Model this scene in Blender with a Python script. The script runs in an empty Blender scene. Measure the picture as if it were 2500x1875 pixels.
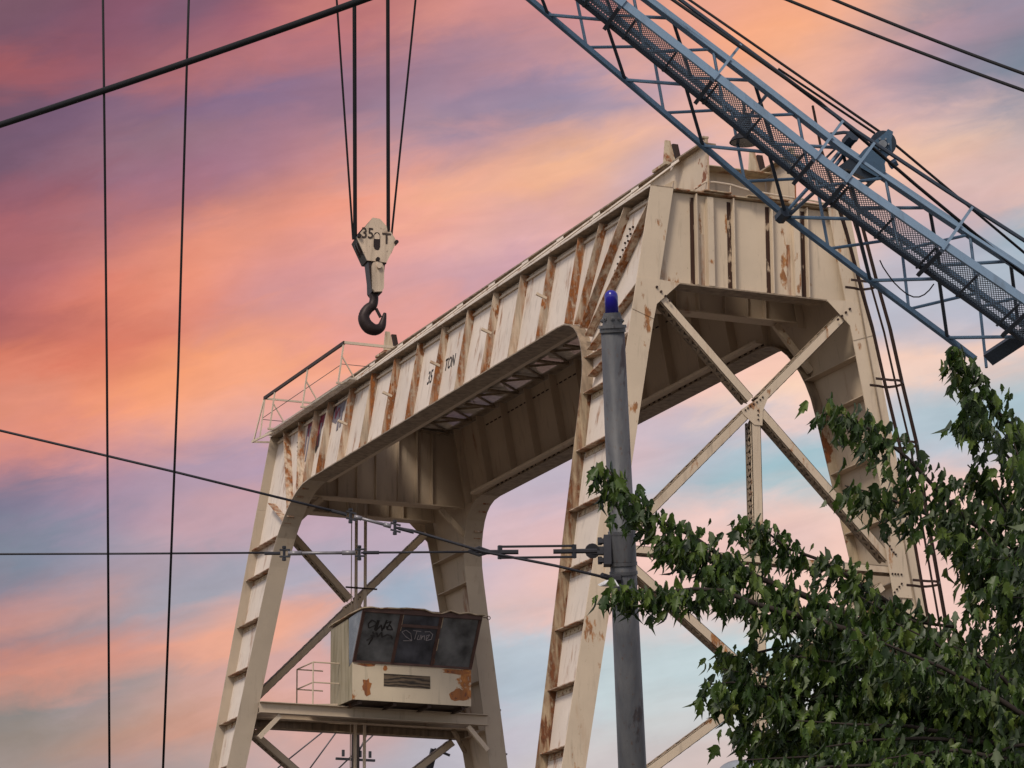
import bpy, math, random
from mathutils import Vector as V, Matrix
random.seed(7)
S = bpy.context.scene
COL = S.collection
# ------------------------------------------------------------------ camera
FPX = 8237.74; YAW, PIT, ROL = 0.403503, 0.250790, -0.006221
CAM = V((-32.1705, -62.0923, 1.6))
fw = V((math.sin(YAW)*math.cos(PIT), math.cos(YAW)*math.cos(PIT), math.sin(PIT)))
r0 = V((math.cos(YAW), -math.sin(YAW), 0)); u0 = r0.cross(fw)
RT = r0*math.cos(ROL) + u0*math.sin(ROL); UP = u0*math.cos(ROL) - r0*math.sin(ROL)
cd = bpy.data.cameras.new('camera'); cam = bpy.data.objects.new('camera', cd); COL.objects.link(cam)
m = Matrix((RT, UP, -fw)).transposed().to_4x4(); m.translation = CAM; cam.matrix_world = m
cd.sensor_width = 36; cd.lens = FPX/2500*36; cd.clip_start = .5; cd.clip_end = 3000
S.camera = cam
def ray(x, y): return fw + RT*((x-1250)/FPX) - UP*((y-937.5)/FPX)     # surveyed sight line (2500 px plate)
def at(x, y, d): return CAM + ray(x, y)*d
def at2(x, y, d): return at(x*1.13020, y*1.13020, d)
def aty(x, y, Y): v = ray(x, y); return CAM + v*((Y-CAM.y)/v.y)
# ------------------------------------------------------------------ world
def lin(c): return tuple(((v/255)/12.92 if v <= 10 else (((v/255)+.055)/1.055)**2.4) for v in c)
W = bpy.data.worlds.new('World'); S.world = W; W.use_nodes = True
nt = W.node_tree; nt.nodes.clear()
def N(nt, t, **k):
    n = nt.nodes.new(t)
    for a, b in k.items(): setattr(n, a, b)
    return n
SUN_EL, SUN_AZ = math.radians(46.5), math.radians(228)
out = N(nt, 'ShaderNodeOutputWorld'); bg = N(nt, 'ShaderNodeBackground')
tc = N(nt, 'ShaderNodeTexCoord')
# cloud frame: streaks run level and rise slightly to the east; coordinates are world directions
def dotn(src, vec):
    n = N(nt, 'ShaderNodeVectorMath', operation='DOT_PRODUCT'); nt.links.new(src, n.inputs[0]); n.inputs[1].default_value = vec; return n.outputs['Value']
def comb(a, b, c=None):
    n = N(nt, 'ShaderNodeCombineXYZ')
    for i, v in enumerate((a, b, c)):
        if v is not None: nt.links.new(v, n.inputs[i])
    return n.outputs[0]
def noise(vec, scale, detail, rough=.55, dist=0):
    n = N(nt, 'ShaderNodeTexNoise'); n.inputs['Scale'].default_value = scale; n.inputs['Detail'].default_value = detail
    n.inputs['Roughness'].default_value = rough; n.inputs['Distortion'].default_value = dist; nt.links.new(vec, n.inputs['Vector']); return n
def vm(op, a, b=None, c=None):
    n = N(nt, 'ShaderNodeVectorMath', operation=op)
    for i, v in enumerate((a, b, c)):
        if v is None: continue
        if hasattr(v, 'is_linked'): nt.links.new(v, n.inputs[i])
        else: n.inputs[i].default_value = v
    return n.outputs[0]
def mt(op, a, b=None, c=None, clamp=False):
    n = N(nt, 'ShaderNodeMath', operation=op); n.use_clamp = clamp
    for i, v in enumerate((a, b, c)):
        if v is None: continue
        if hasattr(v, 'is_linked'): nt.links.new(v, n.inputs[i])
        else: n.inputs[i].default_value = v
    return n.outputs[0]
# cloud-bank axes as fixed world directions: the streaks run along e1 and are thin along e2
e1 = (RT*.975 + UP*.222).normalized(); e2 = (UP*.975 - RT*.222).normalized()
gen = tc.outputs['Generated']
def frame(k1, k2): return comb(dotn(gen, e1*k1), dotn(gen, e2*k2), dotn(gen, fw*k1))
nA = noise(frame(12, 42), 1.0, 6, .55, .5); nB = noise(frame(34, 90), 1.0, 7, .6, .6); nC = noise(frame(9, 48), 1.3, 7, .6, .8)
w1 = vm('SUBTRACT', nA.outputs['Color'], (.5, .5, .5)); w2 = vm('SUBTRACT', nB.outputs['Color'], (.5, .5, .5))
SU, SV = .0150, .0058
wu = mt('MULTIPLY_ADD', mt('SUBTRACT', nA.outputs['Fac'], .5), .018, dotn(gen, e1)); wu = mt('MULTIPLY_ADD', mt('SUBTRACT', nB.outputs['Fac'], .5), .034, wu)
nD = noise(frame(15, 40), 1.7, 6, .55, .5)
wv = mt('MULTIPLY_ADD', mt('SUBTRACT', nD.outputs['Fac'], .5), .008, dotn(gen, e2)); wv = mt('MULTIPLY_ADD', mt('SUBTRACT', nB.outputs['Fac'], .5), .013, wv)
ANCH = [(0,0,125,88,104),(150,60,122,85,105),(330,30,150,88,108),(440,20,122,95,118),(600,40,165,98,112),(780,20,205,125,118),
(80,160,165,92,98),(250,150,150,92,108),(470,130,155,100,115),(800,100,195,115,118),(420,185,180,108,108),(560,160,195,115,112),(700,150,165,115,130),
(0,280,120,88,108),(130,300,120,92,120),(300,260,128,100,125),(450,235,125,98,128),(560,230,135,108,138),(650,230,128,112,148),(780,230,150,115,140),
(20,380,115,88,110),(250,350,150,108,125),(400,330,150,115,130),(600,310,165,120,138),(780,300,175,125,140),(100,450,150,95,110),(400,430,160,112,132),
(600,420,168,120,138),(800,400,205,138,135),(60,550,170,100,108),(250,530,175,112,118),(400,500,175,115,125),(600,500,205,135,125),(800,500,238,150,125),
(30,610,178,105,108),(250,600,195,120,118),(420,600,232,142,118),(600,570,235,150,125),(740,600,225,150,140),
(10,670,165,100,110),(130,660,195,115,115),(300,650,222,135,120),(470,670,238,148,120),(700,670,222,150,146),(30,740,178,100,102),(200,720,228,128,105),
(340,750,238,140,112),(500,730,228,140,122),(650,730,205,145,148),(20,810,172,98,98),(150,815,200,112,102),(380,810,222,130,108),(600,810,238,155,128),
(20,885,232,130,98),(200,880,225,120,95),(380,935,255,160,112),(500,930,250,160,118),(620,900,252,168,130),(30,945,215,135,118),(150,955,240,150,118),
(270,980,248,155,118),(20,1010,232,145,118),(150,1010,228,138,118),(420,1010,246,165,132),(560,990,240,168,146),(600,1060,222,165,160),(60,1065,228,145,128),
(250,1060,228,150,138),(430,1080,210,155,155),(60,1120,190,130,138),(300,1130,200,145,150),(440,1150,160,145,170),(600,1125,165,150,180),
(40,1180,132,122,145),(220,1180,160,132,155),(420,1205,175,148,165),(560,1200,205,160,165),(30,1240,118,118,142),(300,1240,168,142,162),
(150,1275,150,136,160),(500,1290,195,158,168),(30,1325,118,130,145),(160,1325,130,138,158),(380,1330,178,155,168),(50,1400,122,135,150),(250,1395,145,148,168),
(400,1400,160,155,170),(560,1400,175,165,178),(10,1445,142,128,150),(150,1438,146,142,162),(30,1500,228,150,126),(130,1480,230,155,132),(225,1460,225,160,145),
(320,1450,185,155,160),(500,1450,132,155,174),(400,1485,146,155,170),(60,1550,130,130,145),(230,1515,125,145,160),(310,1550,172,150,158),(480,1505,195,165,168),
(600,1520,255,180,145),(700,1480,238,170,150),(30,1592,178,135,135),(150,1580,170,138,140),(400,1580,240,160,133),(20,1635,216,134,112),(150,1618,228,145,118),(270,1600,236,150,122),
(470,1575,250,168,135),(60,1668,215,150,130),(250,1645,215,155,140),(350,1668,160,150,155),(470,1640,195,160,155),(60,1718,125,135,138),(240,1705,140,145,148),
(400,1710,185,155,145),(500,1690,225,165,145),(60,1785,150,135,125),(250,1790,175,145,130),(450,1800,218,155,130),(350,1800,205,150,130),(60,1865,165,150,145),
(300,1865,175,150,148),(480,1860,165,155,155),(560,1820,205,160,150),
(930,20,190,120,120),(1000,100,175,118,130),(1060,60,240,155,130),(1130,20,215,140,135),(1210,20,195,135,140),(1290,40,225,150,140),(1170,90,150,125,150),
(1270,110,175,135,150),(950,140,165,120,135),(1090,135,168,130,146),(1340,130,205,150,150),(900,200,160,115,134),(1040,180,150,125,150),(1200,185,195,140,150),
(900,260,125,115,145),(1050,225,155,130,155),(1230,225,135,125,155),(1400,210,160,140,165),(1010,250,185,140,150),(1130,265,140,130,160),(1270,270,150,135,160),
(1450,270,145,140,170),(1020,320,155,135,155),(1320,300,150,135,155),(870,330,195,140,145),(1150,335,205,150,155),(1340,345,235,170,150),(1230,362,175,145,160),
(1480,350,255,190,145),(1560,300,225,175,170),(1000,400,210,155,155),(1220,405,240,172,146),(1400,390,255,190,140),(1550,390,200,170,180),(930,450,248,165,140),
(1130,470,252,180,145),(1330,430,250,180,145),(1060,510,250,175,145),(1260,500,222,170,165),(930,560,245,165,148),(1050,580,238,165,155),(1200,570,230,175,170),
(1000,660,215,155,155),(1120,640,205,160,172),(900,780,232,158,146),(800,800,235,155,140),(960,740,222,160,158),
(1560,160,220,165,155),(1650,100,225,160,145),(1760,20,238,165,140),(1900,30,242,165,130),(2050,30,245,175,145),(2200,30,205,165,160),(2290,20,122,130,150),(2450,30,150,140,160),
(1850,85,250,170,125),(1980,80,252,175,130),(2100,100,235,175,155),(2250,85,195,150,155),(2370,80,178,140,150),(2060,150,248,180,145),(2150,160,195,160,170),
(2250,140,165,145,165),(2480,100,130,130,150),(1950,160,230,172,155),(2050,220,235,175,155),(2160,220,190,160,170),(2300,185,130,135,155),(2470,175,115,135,150),(2360,235,150,140,165),
(2140,275,200,165,172),(2280,270,228,186,175),(2450,285,150,150,165),(1800,260,235,180,160),(2000,280,240,180,160),(2350,325,245,200,175),(2480,350,200,180,180),
(2250,385,245,195,165),(2120,340,238,188,168),(2300,435,222,180,172),(2450,415,215,182,176),(2430,490,240,192,175),(2340,505,195,170,182),(2480,560,148,180,195),
(1950,420,232,180,166),(2350,575,185,172,188),(2250,610,188,184,196),(2150,560,230,190,180),(2250,700,190,188,200),(2420,680,170,185,198),(2230,800,196,190,200),(2350,760,185,185,200),
(2220,900,250,210,184),(2320,890,238,200,185),(2130,900,240,200,186),(2250,970,190,196,206),(2350,1000,170,194,204),(2300,1100,180,192,204),(2260,1180,238,196,188),(2350,1220,246,205,190),(2200,1300,244,196,184),(2400,1350,240,200,188),
(1700,930,238,190,178),(1780,900,250,205,190),(1900,880,252,200,180),(1900,960,255,215,185),(1950,1020,240,200,190),(1560,1040,205,185,195),(1660,1080,196,186,200),(1760,1040,190,186,198),(1900,1090,180,194,206),(1560,1120,220,186,188),(1640,1170,190,190,202),(1760,1160,150,188,200),(1900,1150,150,190,200),
(1960,1210,160,194,204),(1700,1230,200,195,200),(1800,1250,236,200,192),(1900,1270,248,200,184),(2000,1260,245,205,190),(1650,1300,246,200,188),(1800,1310,240,195,186),(1900,1340,215,190,192),(2000,1330,250,205,188),(1600,1400,244,200,188),(1750,1420,246,200,188),(2000,1420,248,205,188),
(1500,1480,236,190,178),(1620,1500,214,205,205),(1560,1600,196,210,214),(1700,1640,195,212,216),(1500,1700,198,212,216),(1700,1750,205,206,206),(1560,1780,200,204,204),(1500,1840,205,195,195),(1700,1860,210,190,185),
(1240,1240,205,182,196),(1350,1180,190,180,195),(1300,1300,225,185,184),(1200,1400,200,182,196),(1330,1400,235,190,180),(1260,1480,222,188,184),(1200,1560,176,190,202),(1300,1580,190,200,210),(1250,1680,178,190,202),(1250,1790,196,190,200),
(720,1250,195,165,180),(900,1330,190,168,184),(1000,1450,165,175,192),(760,1400,165,168,186),(640,1640,215,170,165),(720,1800,222,165,150),(850,1820,205,168,165),(1000,1830,180,175,185),(640,1850,190,168,168),(900,1750,210,170,165)]
AN = []
for (x, y, r, g, b) in ANCH:
    a = ray(x, y).normalized(); m_ = (r+g+b)/3; AN.append((a.dot(e1), a.dot(e2), lin(tuple(min(255, max(0, m_+(c-m_)*.94)) for c in (r, g, b)))))
def cloud(u, v):
    tw = 1e-36; c = [1e-36*.4]*3
    for au, av, col in AN:
        q = ((u-au)/SU)**2+((v-av)/SV)**2
        if q < 90:
            w = math.exp(-q); tw += w; c = [c[0]+w*col[0], c[1]+w*col[1], c[2]+w*col[2]]
    return (c[0]/tw, c[1]/tw, c[2]/tw, 1)
U0, U1, V0, V1, NR, NS = -.185, .185, -.150, .150, 56, 26
uf = N(nt, 'ShaderNodeMapRange'); nt.links.new(wu, uf.inputs[0]); uf.inputs['From Min'].default_value = U0; uf.inputs['From Max'].default_value = U1
hv = (V1-V0)/(NR-1); prev = None
for k_ in range(NR):
    vv_ = V0+hv*k_; rp = N(nt, 'ShaderNodeValToRGB'); cr = rp.color_ramp; cr.interpolation = 'CARDINAL'
    while len(cr.elements) < NS: cr.elements.new(.5)
    for q in range(NS): cr.elements[q].position = q/(NS-1)
    for q in range(NS): cr.elements[q].color = cloud(U0+(U1-U0)*q/(NS-1), vv_)
    nt.links.new(uf.outputs[0], rp.inputs[0])
    if prev is None: prev = rp.outputs[0]
    else:
        f_ = mt('MULTIPLY_ADD', wv, 1/hv, -(vv_-hv)/hv, clamp=True)
        mxn = N(nt, 'ShaderNodeMix', data_type='RGBA'); nt.links.new(f_, mxn.inputs['Factor']); nt.links.new(prev, mxn.inputs[6]); nt.links.new(rp.outputs[0], mxn.inputs[7]); prev = mxn.outputs[2]
sky = N(nt, 'ShaderNodeTexSky'); sky.sky_type = 'NISHITA'; sky.sun_disc = False; sky.sun_elevation = SUN_EL; sky.sun_rotation = SUN_AZ
sk = N(nt, 'ShaderNodeVectorMath', operation='MULTIPLY_ADD'); nt.links.new(sky.outputs[0], sk.inputs[0]); sk.inputs[1].default_value = (.10,)*3; sk.inputs[2].default_value = (.35, .26, .225)
near = N(nt, 'ShaderNodeMapRange', interpolation_type='SMOOTHSTEP'); nt.links.new(dotn(gen, fw), near.inputs[0]); near.inputs['From Min'].default_value = .90; near.inputs['From Max'].default_value = .955
mxn = N(nt, 'ShaderNodeMix', data_type='RGBA'); nt.links.new(near.outputs[0], mxn.inputs['Factor']); nt.links.new(sk.outputs[0], mxn.inputs[6]); nt.links.new(prev, mxn.inputs[7]); skycol = mxn.outputs[2]
# fine cloud relief
nE = noise(frame(60, 130), 1.0, 6, .6, .4); fine = mt('MULTIPLY_ADD', nC.outputs['Fac'], .30, mt('MULTIPLY_ADD', nE.outputs['Fac'], .20, .74))
s2 = N(nt, 'ShaderNodeVectorMath', operation='SCALE'); nt.links.new(skycol, s2.inputs[0]); nt.links.new(fine, s2.inputs['Scale'])
nt.links.new(s2.outputs[0], bg.inputs['Color']); bg.inputs['Strength'].default_value = 1.0
nt.links.new(bg.outputs[0], out.inputs[0]); W.cycles.sampling_method = 'MANUAL'; W.cycles.sample_map_resolution = 256
# ------------------------------------------------------------------ sun
sd = bpy.data.lights.new('sun', 'SUN'); sd.energy = 2.25; sd.angle = math.radians(14); sd.color = (1, .90, .79)
so = bpy.data.objects.new('sun', sd); COL.objects.link(so)
sdir = V((-.58, -.52, .82)).normalized(); so.rotation_euler = sdir.to_track_quat('Z', 'Y').to_euler(); so.location = (-40, -70, 60)
S.render.engine = 'CYCLES'
S.view_settings.view_transform = 'Standard'; S.view_settings.look = 'None'; S.view_settings.gamma = 1; S.view_settings.exposure = 0
S.render.resolution_x = 1024; S.render.resolution_y = 768
# ------------------------------------------------------------------ materials
MATS = {}
def mat_plain(name, col, rough=.6, metal=0, spec=.3, emit=None):
    m = bpy.data.materials.new(name); m.use_nodes = True; b = m.node_tree.nodes['Principled BSDF']
    nt = m.node_tree
    tc = N(nt, 'ShaderNodeTexCoord'); n = N(nt, 'ShaderNodeTexNoise'); n.inputs['Scale'].default_value = 5; n.inputs['Detail'].default_value = 6
    nt.links.new(tc.outputs['Object'], n.inputs['Vector'])
    r = N(nt, 'ShaderNodeValToRGB'); r.color_ramp.elements[0].position = .3; r.color_ramp.elements[1].position = .7
    r.color_ramp.elements[0].color = tuple(c*.72 for c in col)+(1,); r.color_ramp.elements[1].color = tuple(min(1, c*1.18) for c in col)+(1,)
    nt.links.new(n.outputs['Fac'], r.inputs[0]); nt.links.new(r.outputs[0], b.inputs['Base Color'])
    b.inputs['Roughness'].default_value = rough; b.inputs['Metallic'].default_value = metal; b.inputs['Specular IOR Level'].default_value = spec
    MATS[name] = m; return m
def mat_paint(name, base, rust=.5, grime=.5, sc=(2.2, 2.2, .30), rough=.55, patch=0., speck=.5, rustcol=None, grimecol=(.055, .04, .028), seed=0, psc=(1.3, 1.3, 1.1)):
    """weathered paint: rust runs + rust patches + grime streaks, thresholds from noise in object space"""
    m = bpy.data.materials.new(name); m.use_nodes = True; nt = m.node_tree; b = nt.nodes['Principled BSDF']
    def mp(scale):
        t = N(nt, 'ShaderNodeTexCoord'); q = N(nt, 'ShaderNodeMapping'); q.inputs['Scale'].default_value = scale; q.inputs['Location'].default_value = (seed, seed*1.7, seed*.6)
        nt.links.new(t.outputs['Object'], q.inputs['Vector']); return q.outputs[0]
    def nz(scale, detail, rough=.6, f=1.):
        n = N(nt, 'ShaderNodeTexNoise'); n.inputs['Scale'].default_value = f; n.inputs['Detail'].default_value = detail; n.inputs['Roughness'].default_value = rough
        nt.links.new(mp(scale), n.inputs['Vector']); return n.outputs['Fac']
    def ramp(f, a, bb, ca=(0, 0, 0, 1), cb=(1, 1, 1, 1)):
        r = N(nt, 'ShaderNodeMapRange'); r.inputs['From Min'].default_value = a; r.inputs['From Max'].default_value = bb; nt.links.new(f, r.inputs[0]); return r.outputs[0]
    def mul(a, c): 
        n = N(nt, 'ShaderNodeMath', operation='MULTIPLY'); nt.links.new(a, n.inputs[0])
        if isinstance(c, float): n.inputs[1].default_value = c
        else: nt.links.new(c, n.inputs[1])
        return n.outputs[0]
    def mx(f, a, c):
        n = N(nt, 'ShaderNodeMix', data_type='RGBA'); nt.links.new(f, n.inputs['Factor'])
        for s, i in ((a, 6), (c, 7)):
            if isinstance(s, tuple): n.inputs[i].default_value = s+(1,)
            else: nt.links.new(s, n.inputs[i])
        return n.outputs[2]
    big = nz((.5, .5, .5), 4); streak = nz(sc, 7, .62); mask = nz((.9, .9, .35), 3); fine = nz((9, 9, 5), 6, .65); fg = nz((6., 6., .7), 6, .6)
    col = mx(ramp(big, .3, .7), tuple(c*.86 for c in base), tuple(min(1, c*1.06) for c in base))
    g = mul(ramp(fg, .62-.22*grime, .80), min(1., .35+.5*grime)); col = mx(g, col, grimecol)
    rs = mul(ramp(streak, .66-.16*rust, .74-.10*rust), ramp(mask, .58-.25*rust, .70-.2*rust))
    rs = mul(rs, ramp(fine, .28, .50))
    if patch > 0:
        p = mul(ramp(nz(psc, 7, .62), .66-.12*patch, .69-.10*patch), ramp(fine, .22, .42))
        n = N(nt, 'ShaderNodeMath', operation='MAXIMUM'); nt.links.new(rs, n.inputs[0]); nt.links.new(p, n.inputs[1]); rs = n.outputs[0]
    rc = rustcol or ((.10, .030, .012), (.33, .125, .045))
    col = mx(rs, col, mx(ramp(fine, .3, .7), rc[0], rc[1]))
    sp = mul(ramp(nz((22, 22, 12), 3, .7), .70-.06*speck, .76), min(1., speck)); col = mx(sp, col, (.07, .035, .02))
    nt.links.new(col, b.inputs['Base Color'])
    b.inputs['Roughness'].default_value = rough; b.inputs['Specular IOR Level'].default_value = .25
    bp = N(nt, 'ShaderNodeBump'); bp.inputs['Strength'].default_value = .25; bp.inputs['Distance'].default_value = .02
    nt.links.new(fine, bp.inputs['Height']); nt.links.new(bp.outputs[0], b.inputs['Normal'])
    MATS[name] = m; return m
CREAM = (.57, .465, .345)
mat_paint('cream', CREAM, rust=.42, grime=.25, patch=.15, seed=1)
mat_paint('cream_panel', (.635, .55, .465), rust=.74, grime=.22, sc=(5.2, 5.2, .6), seed=3, rustcol=((.13, .05, .022), (.40, .22, .12)))
mat_paint('cream_stiff', (.57, .46, .34), rust=1.5, grime=.9, sc=(4.6, 4.6, .5), patch=.75, seed=5, rustcol=((.05, .016, .008), (.36, .13, .035)), psc=(2.8, 2.8, 1.1))
mat_paint('cream_end', (.595, .48, .345), rust=.5, grime=.25, patch=.45, seed=8, rustcol=((.14, .05, .02), (.46, .22, .08)), psc=(2.2, 2.2, .9))
mat_paint('cream_dirty', (.33, .25, .17), rust=.3, grime=1.1, sc=(3, 3, 3), seed=12)
mat_paint('cream_inner', (.53, .425, .31), rust=.5, grime=.2, seed=15)
mat_paint('cream_far_shaded', (.44, .36, .27), rust=.3, grime=.15, seed=16)  # far-end cream, darkened so the shade under the gantry is in the colour
mat_paint('cream_rusty', (.50, .40, .27), rust=1.0, grime=.6, patch=.8, seed=19)
mat_paint('cab_paint', (.60, .50, .36), rust=.1, grime=.2, patch=.35, seed=23.4, rustcol=((.16, .05, .015), (.50, .20, .05)))
mat_paint('flange_rust', (.44, .34, .22), rust=1.5, grime=1.0, sc=(4, 4, .35), patch=.95, seed=52, rustcol=((.05, .018, .010), (.20, .075, .028)), psc=(3, 3, .5))
mat_paint('cab_rust', (.34, .125, .035), rust=.9, grime=.5, patch=.7, seed=29, rustcol=((.10, .035, .02), (.20, .07, .035)), psc=(5, 5, 5))
mat_paint('cab_dark', (.34, .29, .20), rust=.1, grime=.9, sc=(3, 3, .3), grimecol=(.09, .075, .02), seed=27)  # side and rear walls: darker base than the front, olive streaks
mat_paint('rust_dark', (.035, .018, .012), rust=.45, grime=.6, seed=31)
mat_paint('rust_seam', (.045, .020, .012), rust=.2, grime=.2, patch=.85, seed=33, rustcol=((.30, .22, .15), (.48, .38, .27)), psc=(7, 7, 2.2))
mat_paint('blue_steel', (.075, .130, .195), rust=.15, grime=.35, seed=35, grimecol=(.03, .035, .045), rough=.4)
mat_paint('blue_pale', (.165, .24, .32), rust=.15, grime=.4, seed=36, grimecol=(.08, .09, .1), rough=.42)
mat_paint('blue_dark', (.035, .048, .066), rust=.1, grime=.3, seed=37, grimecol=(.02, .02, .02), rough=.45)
mat_paint('pole_grey', (.062, .065, .071), rust=.0, grime=1.2, sc=(5, 5, 1), patch=.75, seed=41, speck=1.6, grimecol=(.12, .118, .115), rough=.5, rustcol=((.030, .025, .026), (.042, .035, .036)), psc=(3.2, 3.2, 1.0))
mat_paint('hook_paint', (.56, .44, .32), rust=.5, grime=.5, patch=.3, speck=1.5, seed=45, rustcol=((.04, .02, .012), (.16, .07, .03)))
mat_plain('hook_iron', (.030, .019, .017), .5, .3)
mat_plain('cable_black', (.006, .006, .007), .7)
mat_plain('mesh_steel', (.105, .14, .18), .5)
mat_plain('cable_steel', (.10, .095, .10), .45, .4)
mat_plain('steel_dark', (.035, .035, .04), .5, .4)
mat_plain('insulator', (.20, .19, .20), .35, .3)
mat_plain('paint_black', (.02, .017, .016), .6)
mat_plain('spray_red', (.16, .018, .035), .6)
mat_plain('spray_grey', (.17, .15, .17), .6)
mat_plain('chalk', (.28, .25, .25), .8)
mat_plain('window_frame', (.085, .045, .035), .6)
mat_plain('bark', (.030, .022, .017), .85)
mat_plain('plastic', (.6, .6, .6), .3)
mat_plain('dome_grey', (.22, .24, .26), .35)
mat_plain('ground', (.115, .10, .085), .9)
mat_plain('grating', (.50, .44, .36), .7)
m = MATS['grating']; nt = m.node_tree; tr = N(nt, 'ShaderNodeBsdfTransparent'); mx_ = N(nt, 'ShaderNodeMixShader'); mx_.inputs[0].default_value = .30; nt.links.new(nt.nodes['Principled BSDF'].outputs[0], mx_.inputs[1]); nt.links.new(tr.outputs[0], mx_.inputs[2]); nt.links.new(mx_.outputs[0], nt.nodes['Material Output'].inputs['Surface'])
mat_plain('stencil_brown', (.045, .03, .022), .6)
def glass(name, col, rough, spec=.6):
    m = bpy.data.materials.new(name); m.use_nodes = True; nt = m.node_tree; b = nt.nodes['Principled BSDF']
    tc = N(nt, 'ShaderNodeTexCoord'); n = N(nt, 'ShaderNodeTexNoise'); n.inputs['Scale'].default_value = 1.7; n.inputs['Detail'].default_value = 7; nt.links.new(tc.outputs['Object'], n.inputs['Vector'])
    r = N(nt, 'ShaderNodeValToRGB'); r.color_ramp.elements[0].position = .35; r.color_ramp.elements[1].position = .72
    r.color_ramp.elements[0].color = col+(1,); r.color_ramp.elements[1].color = tuple(c*4.2+.012 for c in col)+(1,)
    nt.links.new(n.outputs['Fac'], r.inputs[0]); nt.links.new(r.outputs[0], b.inputs['Base Color'])
    b.inputs['Roughness'].default_value = rough; b.inputs['Specular IOR Level'].default_value = spec; MATS[name] = m
glass('dusty_glass', (.045, .046, .046), .2); glass('dark_glass', (.026, .027, .032), .1)
# blue lamp lens
m = bpy.data.materials.new('blue_lens'); m.use_nodes = True; b = m.node_tree.nodes['Principled BSDF']
b.inputs['Base Color'].default_value = (.010, .007, .22, 1); b.inputs['Roughness'].default_value = .22; b.inputs['Specular IOR Level'].default_value = .6; MATS['blue_lens'] = m
# weathered plywood
m = bpy.data.materials.new('plywood'); m.use_nodes = True; nt = m.node_tree; b = nt.nodes['Principled BSDF']
tc = N(nt, 'ShaderNodeTexCoord'); mp = N(nt, 'ShaderNodeMapping'); mp.inputs['Scale'].default_value = (.8, 1, 2.2); nt.links.new(tc.outputs['Object'], mp.inputs[0])
wv = N(nt, 'ShaderNodeTexWave'); wv.inputs['Scale'].default_value = 1.1; wv.inputs['Distortion'].default_value = 14; wv.inputs['Detail'].default_value = 4; wv.bands_direction = 'Z'; nt.links.new(mp.outputs[0], wv.inputs[0])
r = N(nt, 'ShaderNodeValToRGB'); r.color_ramp.elements[0].color = (.02, .014, .009, 1); r.color_ramp.elements[1].color = (.13, .09, .055, 1); nt.links.new(wv.outputs[0], r.inputs[0]); nt.links.new(r.outputs[0], b.inputs['Base Color']); b.inputs['Roughness'].default_value = .8; MATS['plywood'] = m
# leaves: colour varies from leaf to leaf
def leafmat(name, c0, c1, c2):
    m = bpy.data.materials.new(name); m.use_nodes = True; nt = m.node_tree; b = nt.nodes['Principled BSDF']
    g = N(nt, 'ShaderNodeNewGeometry'); r = N(nt, 'ShaderNodeValToRGB'); e = r.color_ramp.elements
    e[0].position = 0; e[0].color = c0+(1,); e[1].position = 1; e[1].color = c2+(1,); q = e.new(.6); q.color = c1+(1,)
    nt.links.new(g.outputs['Random Per Island'], r.inputs[0])
    hs = N(nt, 'ShaderNodeHueSaturation'); nt.links.new(r.outputs[0], hs.inputs['Color'])
    bf = N(nt, 'ShaderNodeMix', data_type='RGBA'); nt.links.new(g.outputs['Backfacing'], bf.inputs['Factor']); nt.links.new(r.outputs[0], bf.inputs[6]); hs.inputs['Saturation'].default_value = .55; hs.inputs['Value'].default_value = 1.25; nt.links.new(hs.outputs[0], bf.inputs[7])
    nt.links.new(bf.outputs[2], b.inputs['Base Color']); b.inputs['Roughness'].default_value = .42; b.inputs['Specular IOR Level'].default_value = .35
    tr = N(nt, 'ShaderNodeBsdfTranslucent'); tl = N(nt, 'ShaderNodeHueSaturation'); nt.links.new(r.outputs[0], tl.inputs['Color']); tl.inputs['Value'].default_value = 1.6; nt.links.new(tl.outputs[0], tr.inputs['Color'])
    ms = N(nt, 'ShaderNodeMixShader'); ms.inputs[0].default_value = .32; nt.links.new(b.outputs[0], ms.inputs[1]); nt.links.new(tr.outputs[0], ms.inputs[2])
    nt.links.new(ms.outputs[0], nt.nodes['Material Output'].inputs['Surface']); MATS[name] = m
leafmat('leaf', (.013, .029, .006), (.036, .071, .012), (.12, .175, .032))
leafmat('leaf_young', (.030, .060, .010), (.060, .105, .015), (.12, .14, .03))
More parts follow.
